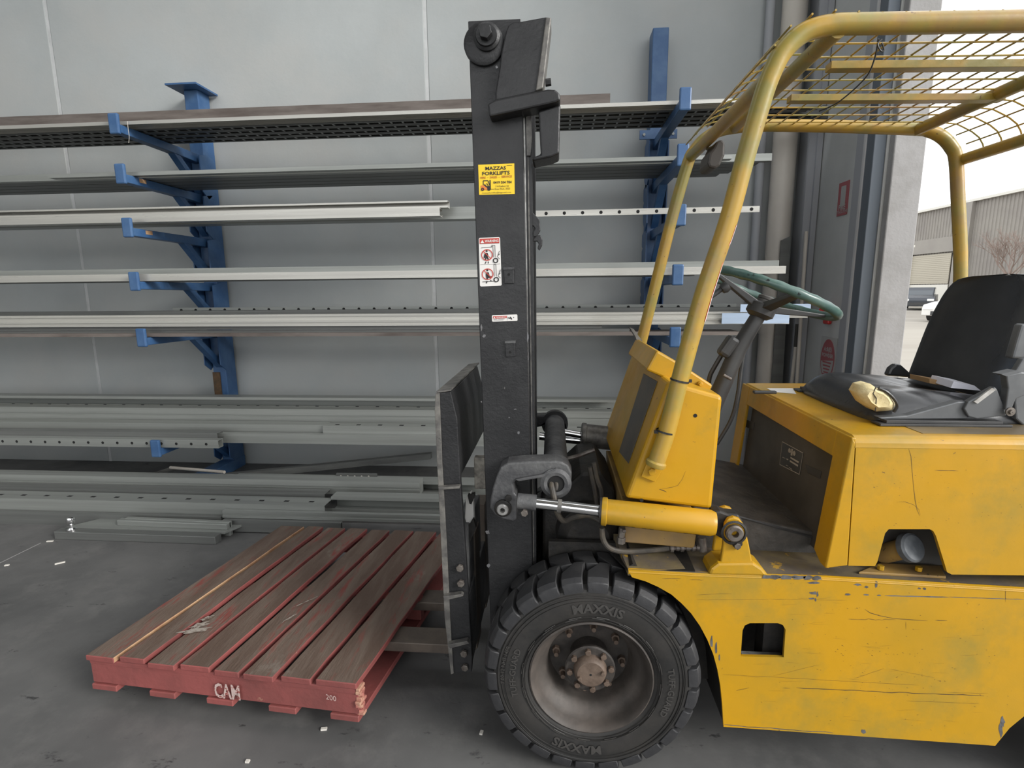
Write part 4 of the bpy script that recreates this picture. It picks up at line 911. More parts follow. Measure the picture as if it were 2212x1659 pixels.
prof = [(x-.015, z+.022) for x, z in mid][1:] ; prof = [(P(1560, 515, YN_).x-.02, P(1560, 515, YN_).z)]*0 + prof
# front panel: wires wrap down the bend to the first cross tube
gp = [(x, roofz(x)+.004+RT*.2) for x in [gx0+0.05*i for i in range(40)] if x < xe+.03]
rb = [(p.x+.012, p.z+.016) for p in smoothpath(rearb[:4], 3)]; rb = [q for q in rb if q[1] > p2.z-.01]
fullp = prof+[q for q in gp if q[0] > prof[-1][0]]+[q for q in rb if q[0] > xe+.03]
for y in ys:
    wm.tube([(x, y, z) for x, z in fullp], 0.0028, 5)
# wires running across, spaced along the profile
acc = 0.0; last = None; nxt = 0.0
for i in range(len(fullp)-1):
    a, b = Vector((fullp[i][0], 0, fullp[i][1])), Vector((fullp[i+1][0], 0, fullp[i+1][1])); l = (b-a).length
    while nxt <= acc+l and l > 1e-6:
        p = a.lerp(b, (nxt-acc)/l); wm.tube([(p.x, YN_-RT*.6, p.z+.004), (p.x, YF_+RT*.6, p.z+.004)], 0.0028, 5); nxt += 0.0535
    acc += l
wm.build('wire_mesh', M['yellow_tube'], fk, smooth=True)['kind'] = 'stuff'
wr = MB().tube(smoothpath([P(1898, 84, 1.62), P(1888, 130, 1.66), P(1868, 170, 1.72), P(1812, 220, 1.85), P(1770, 240, 1.95)]), 0.0022, 5)
wr.tube(smoothpath([P(1905, 85, 1.62), P(1896, 95, 1.62), P(1903, 110, 1.62), P(1910, 108, 1.62), P(1905, 92, 1.62)]), 0.002, 5)
wr.build('loose_tie_wire', M['plastic'], fk, smooth=True)
# foot tab, weld collar, cable ties, warning labels on the legs
tb_ = MB().prism(pp([(1398, 995), (1433, 1008), (1414, 1040), (1384, 1028)], 1.5075), (0, -0.008, 0)).build('foot_tab', M['yellow'], fk, bevel=0.002)
p = P(1408, 1018, 1.4995); MB().bolt(p, (0, -1, 0), 0.011, 0.009).build('foot_bolt', M['yellow'], tb_, bevel=0.001)
MB().lathe(nl[0], (nl[1]-nl[0]), [(0.001, -.006), (0.026, -.006), (0.029, 0.0), (0.029, .007), (0.024, .012)], 20).build('weld_collar', M['yellow_tube'], fk, smooth=True)
def tie(px, py, k):
    c = P(px, py, YN_); d_ = (nl[3]-nl[1]).normalized()
    t = MB().lathe(c, d_, [(RT+.0003, -.0025), (RT+.0022, -.0025), (RT+.0022, .0025), (RT+.0003, .0025)], 20, closed=True)
    t.box(c+Vector((k*0.026, -.005, 0)), (0.010, .008, .008)); t.build('cable_tie', M['tie'], fk)
tie(1468, 822, 1); tie(1437, 932, -1)
def leglabel(pts, Y, name, a0, a1):
    cs = [P(x, y, Y) for x, y in pts]; mb = MB()
    d_ = (cs[-1]-cs[0]).normalized(); u = d_.cross(Vector((0, 1, 0))).normalized(); 
    if u.x < 0: u = -u
    v = Vector((0, -1, 0)); r_ = RT+.0006; n = 5
    for k in range(len(cs)-1):
        for i in range(n):
            q = [R(a0+(a1-a0)*i/n), R(a0+(a1-a0)*(i+1)/n)]
            e = [u*math.cos(t)*r_+v*math.sin(t)*r_ for t in q]; mb.add([cs[k]+e[0], cs[k+1]+e[0], cs[k+1]+e[1], cs[k]+e[1]], [(0, 1, 2, 3)], 0 if 0 < i < n-1 else 1)
    mb.build(name, [M['white'], M['red']], fk)
leglabel([(1504, 690), (1518, 640), (1550, 540), (1559, 518)], YN_, 'leg_label', 5, 40)
leglabel([(1559, 518), (1571, 482)], YN_, 'leg_label', 8, 36)
leglabel([(1393, 645), (1420, 560), (1430, 540)], YF_, 'leg_label', -20, 30)
# mirror / lamp below the front cross tube
ml = MB().prism(pp([(1548, 305), (1560, 300), (1567, 307), (1566, 335), (1556, 357), (1546, 364), (1532, 362), (1529, 352), (1533, 330), (1541, 320)], 2.05), (0, 0.12, 0)).build('work_lamp', M['glassmirror'], fk, bevel=0.01)
MB().cyl(P(1543, 318, 2.08), P(1528, 322, 2.2), 0.006, 8).build('lamp_stalk', M['steel_worn'], ml)

# --- steering
sc0 = P(1662, 632, 1.86); wn_ = Vector((math.sin(R(22)), 0, math.cos(R(22))))
ru = Vector((math.cos(R(22)), 0, -math.sin(R(22)))); rv = Vector((0, 1, 0)); RW = 0.212
rim_ = [sc0+ru*RW*math.cos(2*math.pi*i/48)+rv*RW*math.sin(2*math.pi*i/48) for i in range(48)]
rs = [0.0145+0.0013*math.sin(i*3.0) for i in range(48)]
sw_ = MB().tube(rim_, rs, 12, closed=True).build('steering_wheel', M['wheelgreen'], fk, smooth=True)
hc = sc0-wn_*0.055
for k, a in enumerate((182, 2, 272, 92)):
    e = sc0+(ru*math.cos(R(a))+rv*math.sin(R(a)))*RW; t_ = (e-hc).normalized(); s_ = t_.cross(wn_).normalized()
    if k == 3: continue
    MB().hexa([hc+s_*.018+wn_*.012, hc-s_*.018+wn_*.012, hc-s_*.018-wn_*.016, hc+s_*.018-wn_*.016], [e+s_*.010+wn_*.004, e-s_*.010+wn_*.004, e-s_*.010-wn_*.006, e+s_*.010-wn_*.006]).build('spoke', M['plastic'], sw_, bevel=0.003)
MB().lathe(hc, wn_, [(0.001, -.032), (0.03, -.032), (0.045, -.02), (0.045, .012), (0.03, .018), (0.001, .018)], 28).build('steering_hub', M['plastic'], sw_, smooth=True)
MB().lathe(hc+wn_*.018, wn_, [(0.001, 0), (0.027, 0), (0.027, .008), (0.025, .010), (0.027, .012), (0.027, .020), (0.022, .024), (0.001, .024)], 28).build('horn_button', M['plasticl'] if 'plasticl' in M else M['plategrey'], sw_, smooth=True)
ce = P(1545, 835, 1.86); cs_ = hc-wn_*.03
MB().tube([cs_, cs_.lerp(ce, .45), ce+Vector((0, 0, -.1))+(ce-cs_).normalized()*.1], [0.024, 0.027, 0.030], 18).build('steering_column', M['plastic'], fk, smooth=True)
cd_ = (ce-cs_).normalized()
pcl = cs_.lerp(ce, .42)+Vector((-0.03, 0, 0.0))
MB().box(pcl+Vector((-.008, 0, .0)), (0.04, 0.05, 0.075), Matrix.Rotation(R(32), 3, 'Y')).build('column_clamp', M['plastic'], fk, bevel=0.012)
MB().tube(smoothpath([P(1575, 740, 1.90), P(1545, 790, 1.90), P(1533, 815, 1.90), P(1530, 850, 1.90)]), 0.008, 8).build('column_conduit', M['plastic'], fk, smooth=True)
MB().cyl(P(1563, 810, 1.82), P(1579, 819, 1.82), 0.005, 10).build('column_lever', M['bolt'], fk, smooth=True)
MB().tube(smoothpath([P(1610, 735, 1.96), P(1600, 800, 1.96), P(1594, 850, 1.96), P(1580, 905, 1.96), P(1548, 960, 1.96)]), 0.0075, 8).build('gear_lever', M['plastic'], fk, smooth=True)
sl = MB().cyl(P(1530, 645, 1.80), P(1562, 622, 1.80), 0.008, 12).build('indicator_stalk', M['plastic'], fk, smooth=True)
c = P(1565, 622, 1.80); MB().lathe(c, (P(1562, 622, 1.80)-P(1530, 645, 1.80)), [(0.001, -.012), (0.014, -.010), (0.018, 0), (0.016, .012), (0.001, .016)], 16).build('stalk_knob', M['plastic'], sl, smooth=True)

# --- seat
def loft(rows, mb, mi=0, cap=True):
    n = len(rows[0]); vs = [p for r_ in rows for p in r_]; fs = []
    for i in range(len(rows)-1):
        for j in range(n): fs.append((i*n+j, i*n+(j+1) % n, (i+1)*n+(j+1) % n, (i+1)*n+j))
    if cap: fs += [tuple(range(n)), tuple(range((len(rows)-1)*n, len(rows)*n))]
    mb.add(vs, fs, mi)
# backrest: front face towards -X, spanning Y
by0, by1 = 1.70, 2.17
bb0 = P(1975, 815, by1); bt0 = P(2036, 604, by1)
xb_, zb_ = bb0.x, bb0.z; xt_, zt_ = xb_+0.10, P(2100, 592, 1.95).z
bs_ = MB(); rows = []
NB = 14
for i in range(NB+1):
    t = i/NB; z = zb_-.02+(zt_-zb_+.02)*t; xx = xb_+0.10*t+0.03*math.sin(math.pi*t)*0
    # plan section: shallow bucket; narrower at the top
    sh_ = 1.0 if t < .45 else 1-0.24*((t-.45)/.55)**2.2
    rnd = 1.0 if t < .86 else math.sqrt(max(0.02, 1-((t-.86)/.15)**2))
    hw = (by1-by0)/2*sh_*(0.70+0.30*rnd); cy = (by0+by1)/2; tk = 0.075*(0.35+0.65*rnd)
    sec = []
    for k in range(17):
        u = -1+2*k/16; sec.append(Vector((xx-0.045*abs(u)**2.5+0.008*math.cos(math.pi*u)*0, cy+hw*u, z)))
    for k in range(17):
        u = 1-2*k/16; sec.append(Vector((xx+tk*(1-0.55*abs(u)**4)-0.035*abs(u)**3, cy+hw*u*0.985, z)))
    rows.append(sec)
loft(rows, bs_)
bo = bs_.build('seat_backrest', M['vinyl'], fk, smooth=True, ang=60)
m_ = bo.modifiers.new('s', 'SUBSURF'); m_.levels = 1; m_.render_levels = 1
# cushion
cx0, cx1, cy0, cy1 = 0.925, 1.36, 1.60, 2.12
cz = P(1730, 850, cy1).z
cu = MB(); rows = []
for i in range(15):
    t = i/14; x = cx0+(cx1-cx0)*t
    k_ = math.sqrt(max(0.0, 1-(1-min(1, t/.16))**2)) if t < .16 else 1
    hgt = 0.045+0.072*k_ - 0.05*max(0, t-.35)
    sec = []
    for k in range(25):
        u = -1+2*k/24; e = (1-abs(u)**5)
        dip = 0.012*math.cos(math.pi*u/1.0)*(1 if t > .2 else t/.2) + 0.004*math.sin(9*u+7*t*3)*(t > .15)
        sec.append(Vector((x-0.01*(1-k_), (cy0+cy1)/2+(cy1-cy0)/2*u*(0.97+0.03*k_), cz-0.02+hgt*(0.45+0.55*e)-dip)))
    for k in range(9):
        u = 1-2*k/8; sec.append(Vector((x, (cy0+cy1)/2+(cy1-cy0)/2*u*.98, cz-0.035)))
    rows.append(sec)
loft(rows, cu)
cs2 = cu.build('seat_cushion', M['vinyl'], fk, smooth=True, ang=70)
m_ = cs2.modifiers.new('s', 'SUBSURF'); m_.levels = 1; m_.render_levels = 1
# torn corner showing foam
fm = MB(); fo = pp([(1853, 848), (1862, 833), (1880, 829), (1893, 838), (1908, 842), (1925, 856), (1934, 872), (1929, 886), (1893, 889), (1868, 872)], cy0+0.004)
ctr = P(1893, 862, cy0-0.012)
vs = fo+[ctr+(p-ctr)*.6+Vector((0, -.012, 0)) for p in fo]+[P(1888, 868, cy0-.004)]+[p+Vector((0, .05, 0)) for p in fo]
n = len(fo); fs = [(i, (i+1) % n, n+(i+1) % n, n+i) for i in range(n)]+[(n+i, n+(i+1) % n, 2*n) for i in range(n)]+[(i, (i+1) % n, 2*n+1+(i+1) % n, 2*n+1+i) for i in range(n)]
fm.add(vs, fs); fo_ = fm.build('torn_foam', M['foam'], cs2, smooth=True, ang=50)
tr = MB(); tr.tube([P(1892, 836, cy0-.016), P(1886, 850, cy0-.012), P(1893, 860, cy0-.010), P(1891, 888, cy0-.006)], 0.0016, 6)
tr.build('foam_split', M['hose'], fo_, smooth=True)
MB().tube(smoothpath([P(1898, 838, cy0-.004), P(1915, 846, cy0-.006), P(1930, 860, cy0-.006), P(1938, 876, cy0-.004), P(1931, 890, cy0)]), .0045, 8).build('torn_edge', M['vinyl'], cs2, smooth=True)
# pan, rails, brackets
MB().prism(pp([(1898, 902), (1960, 898), (2070, 868), (2095, 868), (2090, 905), (1905, 906)], 1.585), (0, 0.03, 0)).build('seat_pan', M['seatmetal'], fk, bevel=0.003)
MB().bb(0.97, 1.36, 1.62, 2.10, zh+.015, cz-.03).build('seat_base', M['plastic'], fk, bevel=0.006)
for yv in (1.56, 2.08):
    r_ = MB(); a = P(1878, 912, 1.56); r_.bb(0.92, 1.27, yv, yv+.05, zh+.0015, zh+.008); r_.bb(0.94, 1.25, yv+.008, yv+.042, zh+.008, zh+.016); r_.build('seat_rail', M['plastic'], fk, bevel=0.001)
MB().bb(0.72, 0.80, 1.98, 2.0, zh+.012, zh+.022).build('slide_lever', M['plastic'], fk, bevel=0.003)
h1 = MB().prism(pp([(2083, 884), (2092, 868), (2150, 836), (2155, 842), (2170, 880), (2175, 898), (2110, 905), (2092, 900)], 1.575), (0, 0.02, 0)).build('hinge_plate', M['seatmetal'], fk, bevel=0.003)
MB().prism(pp([(2104, 868), (2143, 838), (2152, 842), (2112, 872)], 1.57), (0, 0.006, 0)).build('plate_lip', M['rub_steel'], h1)
h2 = MB().prism(pp([(2174, 811), (2207, 804), (2225, 806), (2225, 850), (2195, 862), (2186, 884), (2172, 886), (2178, 840)], 1.565), (0, 0.025, 0)).build('recliner_bracket', M['seatmetal'], fk, bevel=0.003)
MB().prism(pp([(2162, 808), (2196, 800), (2207, 803), (2174, 813)], 1.56), (0, 0.03, 0)).build('bracket_flap', M['seatmetal'], h2)
p = P(2181, 889, 1.566); MB().lathe(p, (0, -1, 0), [(0.001, .010), (0.006, .010), (0.007, .004), (0.0125, .004), (0.0125, 0)], 16).build('pivot_bolt', M['bolt'], h2, smooth=True)
MB().prism(pp([(2195, 800), (2210, 776), (2230, 770), (2260, 800), (2260, 900), (2212, 920), (2195, 905), (2192, 870)], 1.59), (0, 0.02, 0)).build('recliner_disc', M['seatmetal'], fk, bevel=0.004)
MB().prism(pp([(2186, 775), (2196, 740), (2208, 700), (2225, 700), (2240, 775)], 1.66), (0, 0.03, 0)).build('side_bolster', M['seatmetal'], fk, bevel=0.006)
pv = MB().prism(pp([(2054, 838), (2060, 824), (2105, 833), (2119, 844)], 1.78), (0, 0.10, 0.005)).build('folded_paper', M['paper'], fk)
MB().prism(pp([(2008, 818), (2056, 826), (2052, 836), (2008, 828)], 1.85), (0, 0.10, 0)).build('card_scrap', M['card'], fk)
MB().prism(pp([(1916, 812), (1924, 795), (1935, 786), (1948, 788), (1968, 806), (1968, 816)], 2.13), (0, 0.03, 0)).build('seat_hinge_cover', M['vinyl'], fk, bevel=0.01)

# --- wheels
def make_wheel(c, R0=0.325, parent=fk, near_side=True, blocks=26):
    wv = MB(); w2 = 0.095
    prof = [(0.178, -.080), (0.186, -.088), (0.196, -.092), (0.215, -.097), (0.238, -.099), (0.262, -.098), (0.272, -.0965), (0.274, -.0985), (0.279, -.0985), (0.281, -.095), (0.290, -.092), (0.300, -.078),
            (0.303, -.04), (0.304, 0), (0.303, .04), (0.300, .078), (0.290, .092), (0.262, .098), (0.215, .097), (0.19, .09), (0.178, .08)]
    t = MB().lathe(c, (0, 1, 0), prof, 96).build('tyre', M['rubber'], parent, smooth=True, ang=28)
    first = {}
    c = Vector(c)
    for side in (-1, 1):
        for k in range(blocks):
            a0 = 2*math.pi*k/blocks+(0 if side < 0 else math.pi/blocks)
            if side not in first:
                mb = MB(); hw = math.pi/blocks*0.86; sk_ = math.pi/blocks*0.55
                sec = []
                for (yy, off, rt_, rb_) in ((-.0975, 0.0, .299, .283), (-.094, 0.0, .312, .285), (-.078, 0.0, .3225, .295), (-.045, .15, R0, .300), (-.012, .9, R0+.001, .302), (0.006, 1.35, R0+.001, .302)):
                    fr = 1.0 if yy < -.02 else 0.62
                    row = []
                    for (aa, rr_) in ((-hw*fr, rb_), (-hw*fr*.94, rt_), (-hw*.33*fr, rt_+.0008), (hw*.33*fr, rt_+.0008), (hw*fr*.94, rt_), (hw*fr, rb_)):
                        an = aa+sk_*off; row.append(Vector((rr_*math.sin(an), yy if side < 0 else -yy, rr_*math.cos(an))))
                    sec.append(row)
                loft(sec, mb)
                me_o = mb.build('tread_block', M['tread'], None, smooth=True, ang=25)
                bv = me_o.modifiers.new('b', 'BEVEL'); bv.width = .0022; bv.segments = 1; bv.limit_method = 'ANGLE'; bv.angle_limit = R(40)
                first[side] = me_o; b = me_o
            else:
                b = first[side].copy(); col.objects.link(b)
            b.parent = t; b.location = c-origin(t); b.rotation_euler = (0, a0+.05, 0)
    # moulded rings on the sidewall
    rg = MB()
    for r_ in (0.197, 0.205, 0.258, 0.268): rg.lathe(c, (0, -1, 0), [(r_-.0012, .0955), (r_, .1005 if r_ > .2 else .0975), (r_+.0012, .0955)], 96)
    rg.build('sidewall_ring', M['rubber'], t, smooth=True)
    ds = MB()
    for k in range(16):
        for (r_, q) in ((0.203, 0), (0.2075, 0.06)):
            a0 = 2*math.pi*k/16+q; pts = [c+Vector((r_*math.sin(a0+j*.045), -.0985, r_*math.cos(a0+j*.045))) for j in range(5)]; ds.tube(pts, 0.0013, 5)
    ds.build('moulded_dash', M['letter'], t)
    # rim
    rp = [(0.001, .045), (0.075, .045), (0.122, .05), (0.140, .04), (0.141, -.01), (0.150, -.030), (0.158, -.045), (0.164, -.062), (0.172, -.070), (0.181, -.078), (0.1845, -.087), (0.1835, -.0925), (0.180, -.0935), (0.176, -.088), (0.171, -.078), (0.163, -.072)]
    rp = [(0.001, .030), (0.122, .030), (0.128, .02), (0.130, -.012), (0.137, -.030), (0.150, -.043), (0.160, -.052), (0.166, -.066), (0.171, -.079), (0.176, -.088), (0.181, -.0935), (0.1855, -.091), (0.186, -.080), (0.178, -.07)]
    rm = MB().lathe(c, (0, 1, 0), rp, 96).build('rim', M['rim'], parent, smooth=True, ang=50)
    MB().lathe(c, (0, 1, 0), [(0.001, .026), (0.1275, .026), (0.129, .015)], 64).build('disc', M['hubdark'], rm, smooth=True)
    for k in range(8):
        a0 = 2*math.pi*k/8+.12; p = c+Vector((.104*math.sin(a0), .026, .104*math.cos(a0)))
        nb_ = MB().bolt(p, (0, -1, 0), .0135, .014); nb_.cyl(p, p+Vector((0, -.034, 0)), .0075, 10); nb_.build('wheel_nut', M['hub'], rm, bevel=.001)
    hb = MB().lathe(c, (0, 1, 0), [(0.060, .026), (0.060, -.030), (0.066, -.034), (0.076, -.038), (0.077, -.046), (0.073, -.050), (0.050, -.050)], 48).build('hub', M['hubdark'], parent, smooth=True, ang=40)
    MB().lathe(c, (0, 1, 0), [(0.052, -.048), (0.050, -.056), (0.046, -.068), (0.040, -.073), (0.001, -.074)], 40).build('hub_cap', M['hub'], hb, smooth=True)
    for k in range(8):
        a0 = 2*math.pi*k/8-.12; p = c+Vector((.063*math.sin(a0), -.050, .063*math.cos(a0)))
        MB().bolt(p, (0, -1, 0), .0098, .012).build('hub_bolt', M['hub'], hb, bevel=.0015)
    for (dx, dz) in ((.036, .008), (-.033, -.012)):
        p = c+Vector((dx, -.070, dz)); MB().cyl(p, p+Vector((0, -.012, 0)), .0062, 10).build('cap_stud', M['hub'], hb, bevel=.001)
    p = c+Vector((0, -.0744, 0)); MB().cyl(p, p+Vector((0, .002, 0)), .0038, 10).build('grease_hole', M['hole'], hb)
    # lettering moulded around the sidewall, facing the viewer
    def ring_text(body, r_, ang, size, flip=False, bold=.0):
        lt = MB()
        vs, fs = text_pts(body, size, bold, 2)
        out_ = []
        for v in vs:
            if not flip: th_ = R(ang)+v.x/r_; rr_ = r_+v.y
            else: th_ = R(ang)-v.x/r_; rr_ = r_-v.y
            yy = -.0996-0.0012*max(0, 1-abs(rr_-.238)/.03)
            out_.append(c+Vector((rr_*math.sin(th_), yy-.0006, rr_*math.cos(th_))))
        lt.add(out_, fs).build('moulded_lettering', M['letter'], t)
    ring_text('MAXXIS', .222, 4, .040, False, .0012); ring_text('MAXXIS', .252, 184, .040, True, .0012) if False else ring_text('MAXXIS', .222, 190, .040, False, .0012)
    ring_text('TUFF-GUARD', .226, 274, .026, False, .0005); ring_text('TUFF-GUARD', .226, 97, .026, False, .0005)
    ring_text('7.00-12 NHS 14PR', .2625-.003, 279, .0165, False, .0002)
    return t
WC = Vector((P(1277, 1468, 1.435).x, 1.532, 0.325))
t1 = make_wheel(WC)
# other wheels: same parts, copied
def copy_part(o, off):
    c = o.copy(); col.objects.link(c); c.parent = fk; c.location = o.location+Vector(off)
    for ch in o.children: d = ch.copy(); col.objects.link(d); d.parent = c
wp = [o for o in fk.children if o.name in ('tyre', 'rim', 'hub')]
for o in wp: copy_part(o, (0, 0.70, 0))
for yy in (1.50, 2.22):
    cr_ = Vector((1.70, yy, .25))
    MB().lathe(cr_, (0, 1, 0), [(0.13, -.07), (0.18, -.078), (0.225, -.075), (0.247, -.06), (0.25, 0), (0.247, .06), (0.225, .075), (0.18, .078), (0.13, .07)], 64).build('rear_tyre', M['rubber'], fk, smooth=True)
    MB().lathe(cr_, (0, 1, 0), [(0.001, -.02), (0.06, -.02), (0.11, .0), (0.125, -.05), (0.135, -.072), (0.13, .07)], 40).build('rear_rim', M['rim'], fk, smooth=True)
MB().cyl((WC.x, 1.60, .325), (WC.x, 2.17, .325), .07, 24).build('front_axle', M['dark_steel'], fk, smooth=True)
MB().cyl((1.70, 1.56, .25), (1.70, 2.16, .25), .05, 20).build('rear_axle', M['dark_steel'], fk, smooth=True)
ah = MB().lathe((WC.x+.0, 1.66, .66), (0, 1, 0), [(0.001, 0), (0.07, 0.0), (0.10, .03), (0.11, .10), (0.11, .32), (0.001, .34)], 28).build('axle_housing', M['dark_steel'], fk, smooth=True)
MB().prism(pp([(1172, 1072), (1215, 1058), (1255, 1022), (1298, 1020), (1328, 1060), (1340, 1215), (1172, 1235)], 1.74), (0, 0.36, 0)).build('gearbox_housing', M['dark_steel'], fk, bevel=0.01)
for q in ([(1195, 1190), (1230, 1168), (1310, 1172), (1322, 1196), (1300, 1215), (1200, 1215)],):
    MB().prism(pp(q, 1.66), (0, 0.12, 0)).build('brake_cover', M['hose'], fk, bevel=0.012, seg=3)

# --- mast
Ym = 1.63
def lerpx(x0, y0, x1, y1, y): return x0+(x1-x0)*(y-y0)/(y1-y0)
mo = pp([(1011, 45), (1033, 640), (1055, 1230)], Ym); mr = pp([(1125, 40), (1138, 640), (1150, 1230)], Ym)
def down(a, b, z): t = (z-a.z)/(b.z-a.z); return a+(b-a)*t
mlb, mrb = down(mo[1], mo[2], .09), down(mr[1], mr[2], .09)
for (yy, dy) in ((Ym, 1), (2.14, -1)):
    off = Vector((0, yy-Ym, 0)); web = [mo[0]+off, mo[1]+off, mlb+off, mrb+off, mr[1]+off, mr[0]+off]
    r_ = MB(); r_.prism(web, (0, 0.014*dy, 0))
    for sgn_ in (0, 1):
        ed = (web[0], web[2]) if sgn_ == 0 else (web[5], web[3]); s_ = 0.018*(1 if sgn_ == 0 else -1)
        r_.prism([q_+Vector((0, 0.0135*dy, 0)) for q_ in (ed[0], ed[1], ed[1]+Vector((s_, 0, 0)), ed[0]+Vector((s_, 0, 0)))], (0, 0.057*dy, 0))
    nm = r_.build('mast_rail', M['black'], fk, bevel=0.002, seg=1)
    if dy > 0: mast = nm
# inner rail, set behind and showing past the rear edge of the outer one
def edge_strip(name, x0t, x1t, x0b, x1b, Y, dy, mt, parent=fk, yt=235, yb=1300):
    a, b, c_, d_ = P(x0t, yt, Y), P(x1t, yt, Y), P(x1b, 1100, Y), P(x0b, 1100, Y)
    c_, d_ = down(b, c_, .12), down(a, d_, .12)
    return MB().prism([a, b, c_, d_], (0, dy, 0)).build(name, M[mt], parent)
edge_strip('inner_rail', 1119, 1147, 1134, 1157, 1.650, 0.065, 'black')
edge_strip('worn_track', 1129.5, 1133.5, 1142.5, 1146.5, 1.648, 0.004, 'rub_steel')
edge_strip('worn_track', 1138, 1140.5, 1150.5, 1152.5, 1.648, 0.004, 'steel_worn')
edge_strip('inner_rail', 1050, 1155, 1080, 1160, 2.04, 0.06, 'black', yt=240)
MB().bb(mo[0].x+.03, mr[0].x-.01, 1.70, 2.08, mo[0].z-.12, mo[0].z-.02).build('mast_crossmember', M['black'], fk, bevel=.004)
MB().bb(mo[0].x+.05, mr[0].x-.01, 1.70, 2.08, .30, .45).build('mast_crossmember', M['black'], fk, bevel=.004)
MB().cyl((mo[0].x+.08, 1.88, .2), (mo[0].x+.10, 1.88, 2.0), .035, 20).build('lift_cylinder', M['black'], fk, smooth=True)
# chain anchor and head plates
a = MB(); c = P(1046, 98, Ym); a.lathe(c, (0, -1, 0), [(0.056, 0), (0.056, .012), (0.048, .016), (0.001, .016)], 32)
a.build('anchor_boss', M['black'], mast, smooth=True)
c = P(1052, 82, Ym-.014); rg = MB().lathe(c, (0, -1, 0), [(0.036, 0), (0.037, .012), (0.030, .016), (0.028, .022), (0.001, .022)], 28).build('ring_nut', M['black'], mast, smooth=True, ang=25)
MB().bolt(c+Vector((0, -.022, 0)), (0, -1, 0), .019, .022).build('hex_nut', M['black'], mast, bevel=.0015)
hp1 = MB().prism(pp([(1093, 66), (1098, 54), (1108, 47), (1124, 46), (1179, 36), (1191, 38), (1176, 165), (1158, 200), (1071, 218), (1070, 200), (1079, 145), (1083, 111)], 1.605), (0, 0.018, 0)).build('head_plate', M['black'], fk, bevel=.004)
MB().prism(pp([(1179, 36), (1191, 38), (1173, 190), (1157, 196)], 1.600), (0, 0.09, 0)).build('head_flange', M['steel_worn'], hp1, bevel=.003)
MB().bolt(P(1178, 179, 1.63), (1, 0, 0.1), .010, .016).build('flange_bolt', M['black'], hp1)
la = MB().prism(pp([(1053, 224), (1069, 215), (1154, 198), (1184, 192), (1199, 193), (1209, 201), (1211, 216), (1200, 221), (1165, 229), (1057, 252)], 1.575), (0, 0.075, 0)).build('stop_arm', M['black'], fk, bevel=.005)
MB().prism(pp([(1163, 240), (1211, 226), (1208, 331), (1190, 339), (1151, 347), (1149, 340), (1168, 333)], 1.60), (0, 0.10, 0)).build('chain_guard', M['black'], la, bevel=.006)
MB().prism(pp([(1136, 248), (1148, 246), (1149, 300), (1146, 336), (1138, 336)], 1.64), (0, 0.02, 0)).build('chain_link', M['steel_worn'], la)
hk = MB().prism(pp([(1141, 454), (1150, 458), (1166, 475), (1167, 498), (1160, 510), (1153, 512), (1151, 503), (1156, 494), (1152, 488), (1141, 488)], 1.655), (0, 0.016, 0)).build('chain_hook', M['black'], fk, bevel=.002)
MB().prism(pp([(1160, 508), (1168, 508), (1172, 518), (1171, 530), (1165, 541), (1161, 536), (1164, 527), (1160, 521), (1153, 522), (1152, 516)], 1.655), (0, 0.016, 0)).build('chain_hook', M['black'], fk, bevel=.002)
for (x, y) in ((1100, 597), (1103, 755)):
    o = MB().prism(pp([(x-12, y-16), (x+10, y-17), (x+11, y+15), (x-10, y+16)], Ym), (0, -0.006, 0)).build('hose_clip', M['black'], mast, bevel=.0015)
    MB().prism(pp([(x-12, y-19), (x+11, y-20), (x+11, y-15), (x-12, y-14)], Ym), (0, -0.009, 0)).build('clip_lip', M['grey_cast'], o)
    c = P(x-1, y-4 if y < 700 else y+6, Ym-.0062); MB().cyl(c, c+Vector((0, .001, 0)), .0042, 12).build('clip_hole', M['hole'], o)
cp = MB()
for k, (x, y, a_, b_) in enumerate(((1040, 708, 2, 9), (1046, 725, 4, 4), (1040, 868, 2, 2), (1090, 838, 1.5, 3), (1113, 884, 3, 1.5), (1100, 902, 2, 1.5), (1053, 1150, 5, 5), (1055, 1222, 4, 5), (1140, 730, 2, 14), (1141, 770, 1.6, 16), (1120, 935, 3, 3), (1073, 145, 3, 3))):
    blob(cp, x, y, a_, b_, Ym-.0006, k+70)
cp.build('chipped_paint', M['scuff'], mast)['kind'] = 'stuff'

